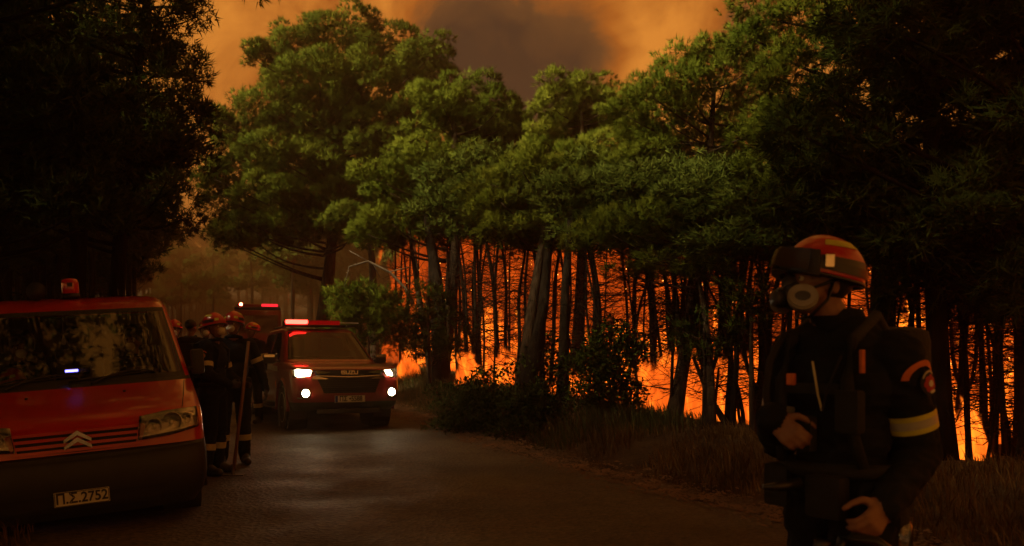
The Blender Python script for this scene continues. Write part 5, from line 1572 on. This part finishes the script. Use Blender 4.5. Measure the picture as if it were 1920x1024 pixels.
def firefighter(name, label, loc, rz, arms, head=(0, 0, 0), mask='white', helm=True, goggles=False, s=1.0, group=None, voxel=.016, pack=False, legs=None, bands=True, gloves=True, helm_m=None, badge=None, z0=None, lean=(0, 0)):
    """standing figure 1.78 m tall facing -y of its own frame"""
    root = empty(name, loc, rz); root.scale = (s, s, s); tag(root, label, 'person', group)
    B = Blob(); lx, ly = lean
    legs = legs or {}
    for sg in (-1, 1):
        hip = (sg * .095, 0, .93)
        kn = legs.get((sg, 'knee'), (sg * .115, -.02, .50)); an = legs.get((sg, 'ankle'), (sg * .125, .02, .11)); toe = legs.get((sg, 'toe'), (an[0] + sg * .03, an[1] - .17, an[2] - .06))
        B.cap(hip, kn, .105, .082, 1); B.cap(kn, an, .080, .068, 1)
        B.cap((an[0], an[1], an[2] + .12), an, .060, .056, 2); B.cap((an[0], an[1] + .03, an[2] - .055), toe, .050, .046, 2); B.cap((an[0], an[1] + .02, an[2] - .01), ((an[0] + toe[0]) / 2, (an[1] + toe[1]) / 2, an[2] - .03), .05, .045, 2)
    B.ell((0, .005, .97), (.175, .13, .13), mi=1)
    B.ell((lx * .4, ly * .4, 1.12), (.168, .128, .17)); B.ell((lx, ly, 1.31), (.195, .140, .17)); B.cap((lx - .155, ly, 1.425), (lx + .155, ly, 1.425), .075)
    B.cap((lx, ly + .005, 1.45), (lx, ly - .015, 1.575), .066, .056, 3)
    H = Matrix.Translation((lx * 1.2, ly - .02, 1.655)) @ Matrix.Rotation(R(head[0]), 4, 'Z') @ Matrix.Rotation(R(head[1]), 4, 'X') @ Matrix.Rotation(R(head[2]), 4, 'Y')
    head_parts(B, H, 3)
    for sg in (-1, 1):
        el, wr, hd, hn, cu = arms[sg]
        sh_ = Vector((lx + sg * .185, ly, 1.42)); el = Vector(el); wr = Vector(wr)
        B.cap(sh_, el, .074, .062); B.cap(el, wr, .061, .048)
        hand(B, wr + (wr - el).normalized() * .01, hd, hn, sg if True else 1, cu, 1.0, 4, 1.12 if gloves else 1.0)
    body = B.build('body', [M_suit, M_trs, M_boot, M_skin, M_glove if gloves else M_skin], root, voxel, 3, .006)
    # collar, belt, bands
    MB().tube([(lx + .088 * math.cos(a), ly + .085 * math.sin(a), 1.505 - .012 * math.sin(a)) for a in np.linspace(0, 2 * math.pi, 22)], .020, 7, caps=False).build('collar', M_suit, root, smooth=True)
    MB().tube([(.178 * math.cos(a), .004 + .134 * math.sin(a), 1.02) for a in np.linspace(0, 2 * math.pi, 26)], .017, 6, caps=False).build('belt', M_pack, root, smooth=True)
    if bands:
        for sg in (-1, 1):
            el = Vector(arms[sg][0]); sh_ = Vector((lx + sg * .185, ly, 1.42))
            ring(root, sh_, el, .58, .76, .074, .062, 'sleeve_band', M_ltape)
            kn = Vector(legs.get((sg, 'knee'), (sg * .115, -.02, .50))); an = Vector(legs.get((sg, 'ankle'), (sg * .125, .02, .11)))
            ring(root, kn, an, .34, .52, .080, .068, 'leg_band', M_ltape)
    if helm: helmet(root, H, goggles, shell_m=helm_m)
    else:
        hb = MB(); hb.ellipsoid(H @ Vector((0, .02, .045)), (.086, .102, .090), H.to_3x3()); hb.build('hair', M_hair, root, smooth=True)
    face_bits(root, H)
    if mask == 'white':
        mk = MB(); mk.ellipsoid(H @ Vector((0, -.092, -.045)), (.050, .040, .046), H.to_3x3()); mk.build('dust_mask', M_wht, root, smooth=True)
    elif mask == 'respirator': respirator(root, H)
    if pack:
        pk = empty('backpack'); pk.parent = root
        MB().box((lx, ly + .245, 1.22), (.36, .20, .52), bevel=.06).build('pack_body', M_pack, pk, angle=40)
        MB().box((lx, ly + .27, 1.50), (.30, .16, .10), bevel=.04).build('pack_lid', M_pack, pk, angle=40)
        MB().tube([(lx - .15, ly + .36, 1.45), (lx - .02, ly + .38, 1.30), (lx + .1, ly + .36, 1.10)], .012, 6).build('pack_hose', M_rub, pk, smooth=True)
        for sg in (-1, 1): MB().tube([(lx + sg * .11, ly + .16, 1.46), (lx + sg * .11, ly + .02, 1.515), (lx + sg * .11, ly - .13, 1.40), (lx + sg * .13, ly - .10, 1.20), (lx + sg * .17, ly + .12, 1.08)], .016, 6).build('pack_strap', M_pack, pk, smooth=True)
    if badge:
        sg = badge; sh_ = Vector((lx + sg * .185, ly, 1.42)); el = Vector(arms[sg][0])
        P = arm_patch(sh_, el, .072, (sg, 0, .1), 0, 1, 0, 1)
        bd = empty('sleeve_badge'); bd.parent = root
        disc_patch(P, 0, .115, .034, .034, 'badge_disc', M_filt, bd); disc_patch(P, 0, .115, .026, .026, 'badge_ring', M_org, bd, inner=.55, o=.003)
        disc_patch(P, 0, .100, .050, .045, 'shoulder_tab', M_org, bd, a0=R(20), a1=R(160), inner=.75, o=.001)
    return root

HANG = lambda sg, dx=0.0, dy=0.0: ((sg * .245 + dx, .01 + dy * .5, 1.13), (sg * .255 + dx, -.05 + dy, .87), (0, -.15, -1), (-sg, 0, 0), (22, 28, 20))
def gzp(px, Y): x = (px - 960) / F * Y; return Vector((x, Y, gzf(x, Y)+.03))

# the firefighter with the long-handled tool: facing right, seen from his right side
p = gzp(400, 9.9)
RP = R(82)
tool_hand = (-.13, -.34, 1.02)
FF1 = firefighter('person', 'firefighter in navy suit with backpack holding a long wooden-handled tool by the van', p, RP,
    {-1: ((-.26, -.06, 1.14), (-.17, -.27, 1.02), (.1, -1, -.05), (1, .1, 0), (55, 60, 40)), 1: ((.25, -.04, 1.13), (.20, -.24, 1.00), (0, -1, 0), (-1, 0, 0), (45, 50, 35))},
    head=(-18, 0, 0), mask='white', goggles=False, s=1.035, voxel=.014, pack=True, badge=-1, z0=0)
# its tool
def tool():
    a = px2w(466, 640, 9.72); b = px2w(437, 862, 9.80); b.z = gzf(b.x, b.y) + .06
    root = empty('fire_rake', b); tag(root, 'long wooden-handled fire tool held upright, its blade on the road', 'tool')
    MB().tube([Vector((0, 0, 0)), (a - b) * .5 + Vector((.004, 0, 0)), a - b], [.019, .018, .017], 10).build('handle', M_wood, root, smooth=True)
    MB().box((.0, 0, -.015), (.26, .10, .014), bevel=.004).build('blade', M_steel, root)
    MB().lathe([(.024, -.01), (.024, .09), (.020, .11)], n=12).build('socket', M_steel, root)
tool()
p = gzp(438, 10.7)
firefighter('person', 'firefighter in red helmet and yellow-banded sleeve standing behind the one with the backpack', p, R(20),
    {-1: HANG(-1), 1: ((.30, .0, 1.15), (.36, -.08, .90), (.1, -.2, -1), (-1, 0, 0), (25, 35, 25))}, head=(-25, 0, 0), mask='white', goggles=False, s=1.06, voxel=.016)
# further figures behind the van and by the fire engine
NEAR = {-1: HANG(-1), 1: HANG(1)}
p = gzp(326, 13.2); firefighter('person', 'firefighter in red helmet close against the side of the van', p, R(30), NEAR, head=(-10, 0, 0), voxel=.02, s=1.03)
p = gzp(357, 14.6); firefighter('person', 'bare-headed dark-haired figure in navy seen between two red helmets', p, R(165), {-1: HANG(-1), 1: ((.27, -.1, 1.18), (.10, -.26, 1.18), (-1, -.2, 0), (0, 1, 0), (25, 30, 20))}, helm=False, mask=None, voxel=.02, s=1.06, bands=False)
p = gzp(387, 14.0); firefighter('person', 'firefighter in red helmet with white mask facing the road between van and pickup', p, R(10), NEAR, head=(8, 0, 0), voxel=.02, s=1.03)
p = gzp(474, 15.6); firefighter('person', 'firefighter with yellow-striped helmet in front of the fire engine', p, R(-20), NEAR, head=(-20, 0, 0), mask=None, voxel=.02, s=1.02)

# crew in the van
SIT = {(sg, k): v for sg in (-1, 1) for k, v in (('knee', (sg * .13, -.42, .98)), ('ankle', (sg * .14, -.52, .60)), ('toe', (sg * .15, -.70, .55)))}
def crew(label, x, y, arms, **kw):
    q = vanpt(x, y, .86 - .93 + .04)
    o = firefighter('person', label, q, 0, arms, legs=SIT, voxel=.018, **kw)
    o.rotation_euler = VAN.rotation_euler
    return o
crew('driver behind the van windscreen with pale mask and orange shoulder tab', .52, 2.22, {-1: ((-.27, -.14, 1.20), (-.20, -.40, 1.22), (.2, -1, .2), (0, 0, -1), (50, 50, 30)), 1: ((.28, -.14, 1.20), (.20, -.40, 1.22), (-.2, -1, .2), (0, 0, -1), (50, 50, 30))}, helm=False, head=(-18, 0, 0), badge=1, bands=True)
crew('passenger sitting behind the left part of the van windscreen with a pale mask', -.52, 2.22, {-1: ((-.26, -.1, 1.16), (-.16, -.30, 1.02), (.3, -1, -.2), (0, 0, -1), (40, 40, 30)), 1: ((.26, -.1, 1.16), (.16, -.30, 1.02), (-.3, -1, -.2), (0, 0, -1), (40, 40, 30))}, helm=False, head=(12, 0, 0))
hh = empty('spare_helmet', vanpt(-.52, 1.32, 1.27)); hh.rotation_euler = VAN.rotation_euler; tag(hh, 'red helmet lying on the dashboard of the van', 'helmet')
q = helmet(hh, Matrix.Rotation(R(40), 4, 'Z'), goggles=False, s=.9)

# ------------------------------------------------------------------ the firefighter in the foreground
def hero():
    bx, by = 1.125, 2.92
    g0 = gzf(bx, by) + .03
    root = empty('person', (bx, by, g0)); tag(root, 'masked firefighter in navy suit with red helmet and goggles, walking along the road', 'person')
    O = Vector((bx, by, g0))
    yaw = R(-52); Rz = Matrix.Rotation(yaw, 3, 'Z')
    T = lambda x, y, z: Rz @ Vector((x, y, z))
    W = lambda px, py, Y: px2w(px, py, Y) - O
    B = Blob()
    for sg in (-1, 1):
        st = -.10 * sg
        hip = T(sg * .10, 0, .92); kn = T(sg * .115, st - .04, .50); an = T(sg * .12, st * 1.6 + .02, .11)
        B.cap(hip, kn, .115, .088, 1); B.cap(kn, an, .086, .074, 1); B.cap(an + Vector((0, 0, .12)), an, .062, .058, 2)
        B.cap(an + T(0, .03, -.055), an + T(sg * .03, -.17, -.06), .05, .046, 2)
    B.ell(T(0, .01, .97), (.172, .130, .14), Rz, 1); B.ell(T(0, .0, 1.12), (.166, .128, .17), Rz); B.ell(T(0, -.005, 1.29), (.190, .138, .17), Rz)
    B.ell(T(0, .04, 1.36), (.18, .11, .12), Rz)
    ls = W(1682, 668, 2.80); rs = W(1492, 662, 3.04)
    B.cap(rs, ls, .082, .082)
    B.cap(T(.05, -.01, 1.42), T(-.05, -.01, 1.42), .10)
    # head
    hc = W(1536, 532, 2.90)
    H = Matrix.Translation(hc) @ Matrix.Rotation(R(-80), 4, 'Z') @ Matrix.Rotation(R(-3), 4, 'X')
    B.cap(T(0, 0, 1.42), hc + Vector((.03, .01, -.09)), .072, .060, 3)
    head_parts(B, H, 3)
    # left arm, hanging with the tool
    le = W(1722, 852, 2.84); lw = W(1662, 948, 2.66)
    B.cap(ls, le, .080, .068); B.cap(le, lw, .068, .050)
    hd = (W(1622, 1000, 2.58) - lw).normalized()
    hand(B, lw + hd * .008, hd, Vector((-.55, .75, -.25)), 1, (42, 48, 32), 1.08, 4)
    # right arm, hand on the strap
    re = W(1462, 822, 3.10); rw = W(1449, 786, 2.86)
    B.cap(rs, re, .084, .070); B.cap(re, rw, .070, .052)
    hd2 = (W(1480, 812, 2.80) - rw).normalized()
    hand(B, rw + hd2 * .004, hd2, Vector((.35, .9, -.1)), -1, (35, 55, 40), 1.05, 4)
    body = B.build('body', [M_suit, M_trs, M_boot, M_skin, M_skin], root, .0065, 4, .0075)
    # collar of the jacket
    cb = MB(); n = 26
    for (r_, z_, k) in ((.092, 1.47, 0), (.088, 1.535, 1)):
        for i in range(n):
            a = 2 * math.pi * i / n
            cb.v.append(tuple(T(r_ * math.cos(a), r_ * math.sin(a) - .012 * k, z_ - .022 * (math.sin(a) < -.7)) + Vector((-.012 * k, 0, 0))))
    for i in range(n): cb.f.append((i, (i + 1) % n, n + (i + 1) % n, n + i)); cb.m.append(0)
    cb.build('collar', M_suit, root, smooth=True)
    helmet(root, H, True, 1.0, nv=20, nu=60); respirator(root, H); face_bits(root, H)
    MB().ellipsoid(H @ Vector((0, .030, .015)), (.079, .090, .075), H.to_3x3()).build('hair', M_hair, root, smooth=True)
    # sleeve band: yellow, grey, yellow
    for t0, t1, m_ in ((.555, .605, M_yel), (.605, .685, M_tape), (.685, .735, M_yel)):
        ring(root, ls, le, t0, t1, .080, .068, 'sleeve_band', m_, .009, 40)
    ring(root, rs, re, .56, .74, .084, .070, 'sleeve_band', M_tape, .008, 30)
    # badges on the sleeve
    P = arm_patch(ls, le, .079, (.35, -1, .1), 0, 1, 0, 1)
    bd = empty('sleeve_badge'); bd.parent = root
    disc_patch(P, .0, .075, .066, .060, 'shoulder_tab', M_org, bd, a0=R(12), a1=R(168), inner=.68)
    disc_patch(P, .018, .092, .034, .042, 'badge_ground', mat('badge_navy', (.02, .02, .03), .8), bd, o=.001)
    disc_patch(P, .018, .092, .031, .039, 'badge_title', M_tape, bd, a0=R(35), a1=R(145), inner=.84, o=.003)
    mred = mat('badge_red', (.45, .03, .02), .7, var=.3, scale=60)
    for k in range(7):
        a = R(20 + 360 * k / 7); disc_patch(P, .018 + .017 * math.cos(a), .096 - .019 * math.sin(a), .009, .011, 'badge_flame', mred, bd, o=.004, n=10)
    disc_patch(P, .018, .096, .010, .011, 'badge_emblem', M_wht, bd, o=.006, n=12); disc_patch(P, .018, .122, .012, .005, 'badge_scroll', M_wht, bd, o=.006, n=10)
    # harness, pockets, cords
    hs = empty('harness'); hs.parent = root
    F_ = lambda x, y, z: T(x, y, z)
    for sg in (-1, 1):
        MB().tube([F_(sg * .115, .13, 1.40), F_(sg * .115, .02, 1.51), F_(sg * .115, -.12, 1.43), F_(sg * .12, -.165, 1.30), F_(sg * .13, -.160, 1.15), F_(sg * .15, -.12, 1.02)], [.020, .022, .022, .022, .020, .018], 8).build('harness_strap', M_pack, hs, smooth=True)
    MB().box(F_(0, -.165, 1.27), (.20, .014, .035), Rz, bevel=.004).build('sternum_strap', M_pack, hs)
    MB().box(F_(-.075, -.178, 1.30), (.030, .018, .040), Rz, bevel=.005).build('orange_clip', M_org, hs)
    MB().tube([F_(.0, -.170, 1.36), F_(.03, -.185, 1.25), F_(.04, -.178, 1.20)], .004, 5).build('lanyard', M_ltape, hs)
    MB().tube([F_(.10, -.165, 1.38), F_(.06, -.185, 1.26), F_(.04, -.178, 1.20)], .004, 5).build('lanyard', M_pack, hs)
    MB().box(F_(.155, -.135, 1.36), (.012, .02, .075), Rz, bevel=.003).build('orange_tag', M_org, hs)
    MB().box(F_(.13, -.165, 1.20), (.085, .05, .14), Rz, bevel=.014).build('chest_pouch', M_pack, hs, angle=40)
    MB().box(F_(-.05, -.165, 1.12), (.11, .045, .12), Rz, bevel=.014).build('chest_pouch', M_pack, hs, angle=40)
    MB().tube([F_(.19 * math.cos(a), .005 + .148 * math.sin(a), 1.00) for a in np.linspace(0, 2 * math.pi, 30)], .026, 7, caps=False).build('waist_belt', M_pack, hs, smooth=True)
    for (x, y, z, w, h_) in ((-.17, -.10, .93, .10, .15), (.05, -.165, .92, .13, .14), (.19, -.03, .92, .11, .17)):
        MB().box(F_(x, y, z), (w, .07, h_), Rz, bevel=.018).build('belt_pouch', M_pack, hs, angle=40)
    # backpack
    pk = empty('backpack'); pk.parent = root
    MB().box(F_(0, .235, 1.25), (.34, .17, .46), Rz, bevel=.05).build('pack_body', M_pack, pk, angle=40)
    # hose and radio
    MB().tube([F_(-.15, -.10, 1.46), F_(-.17, -.16, 1.36), F_(-.175, -.175, 1.25), F_(-.16, -.17, 1.12)], .014, 8).build('drinking_hose', M_rub, hs, smooth=True)
    # shoulder microphone cord and knife handle sticking out at the hip
    MB().tube([W(1500, 905, 2.80), W(1465, 912, 2.78), W(1432, 914, 2.77)], [.018, .016, .010], 8).build('hip_sheath', M_hblk, hs, smooth=True)
    # bottle with green cap in the side pouch
    bt = empty('water_bottle', O + W(1692, 975, 2.76)); tag(bt, 'clear water bottle with green cap at the masked firefighter’s hip', 'bottle')
    MB().lathe([(.004, -.16), (.030, -.158), (.032, -.15), (.032, -.03), (.026, -.005), (.013, .02), (.013, .035)], n=20).build('bottle_body', M_lens, bt, smooth=True)
    MB().lathe([(.017, .034), (.018, .038), (.018, .058), (.015, .062), (.004, .063)], n=18).build('bottle_cap', mat('green_cap', (.03, .36, .06), .45), bt, smooth=True)
    # the thing in the lowered hand
    tl = empty('carry_can', O + W(1592, 1066, 2.60)); tl.rotation_euler = (0, R(6), R(-30)); tag(tl, 'orange can with black handle carried in the lowered hand of the masked firefighter', 'can')
    MB().box((0, 0, -.10), (.24, .13, .30), bevel=.035).build('can_body', mat('can_orange', (.62, .10, .015), .4, coat=.3, var=.2, scale=12), tl, angle=40)
    MB().tube([(-.035, 0, .04), (-.03, 0, .085), (.0, 0, .10), (.07, 0, .10), (.10, 0, .085), (.105, 0, .04)], .014, 8).build('can_handle', M_hblk, tl, smooth=True)
    MB().lathe([(.026, .03), (.026, .065), (.022, .07), (.004, .071)], (-.085, 0, .0), n=18).build('can_cap', M_hblk, tl, smooth=True)
    return root
HERO = hero()
# ================================================================== smoke in the air
m, n, l, o = material('smoke_haze')
pv = n.new('ShaderNodeVolumePrincipled')
pv.inputs['Color'].default_value = (0.70, 0.46, 0.25, 1)
pv.inputs['Density'].default_value = 0.0030
pv.inputs['Anisotropy'].default_value = 0.72
l.new(pv.outputs[0], o.inputs['Volume'])
mb = MB(); mb.box((-10, 30, 8.2), (180, 140, 19.6))
tag(mb.build('haze', m), 'thin brown smoke hanging over the road and forest', 'smoke', kind='stuff')

# the smoke bank rolling over the road further on
m, n, l, o = material('smoke_bank')
pv = n.new('ShaderNodeVolumePrincipled')
pv.inputs['Color'].default_value = (0.36, 0.150, 0.042, 1); pv.inputs['Density'].default_value = 0.034; pv.inputs['Anisotropy'].default_value = 0.5
l.new(pv.outputs[0], o.inputs['Volume'])
mb = MB(); mb.ellipsoid((-22, 66, 3.0), (30, 22, 12.5), nu=28, nv=16)
tag(mb.build('smoke_bank', m, smooth=True), 'brown smoke bank closing the road behind the fire engine', 'smoke', kind='stuff')
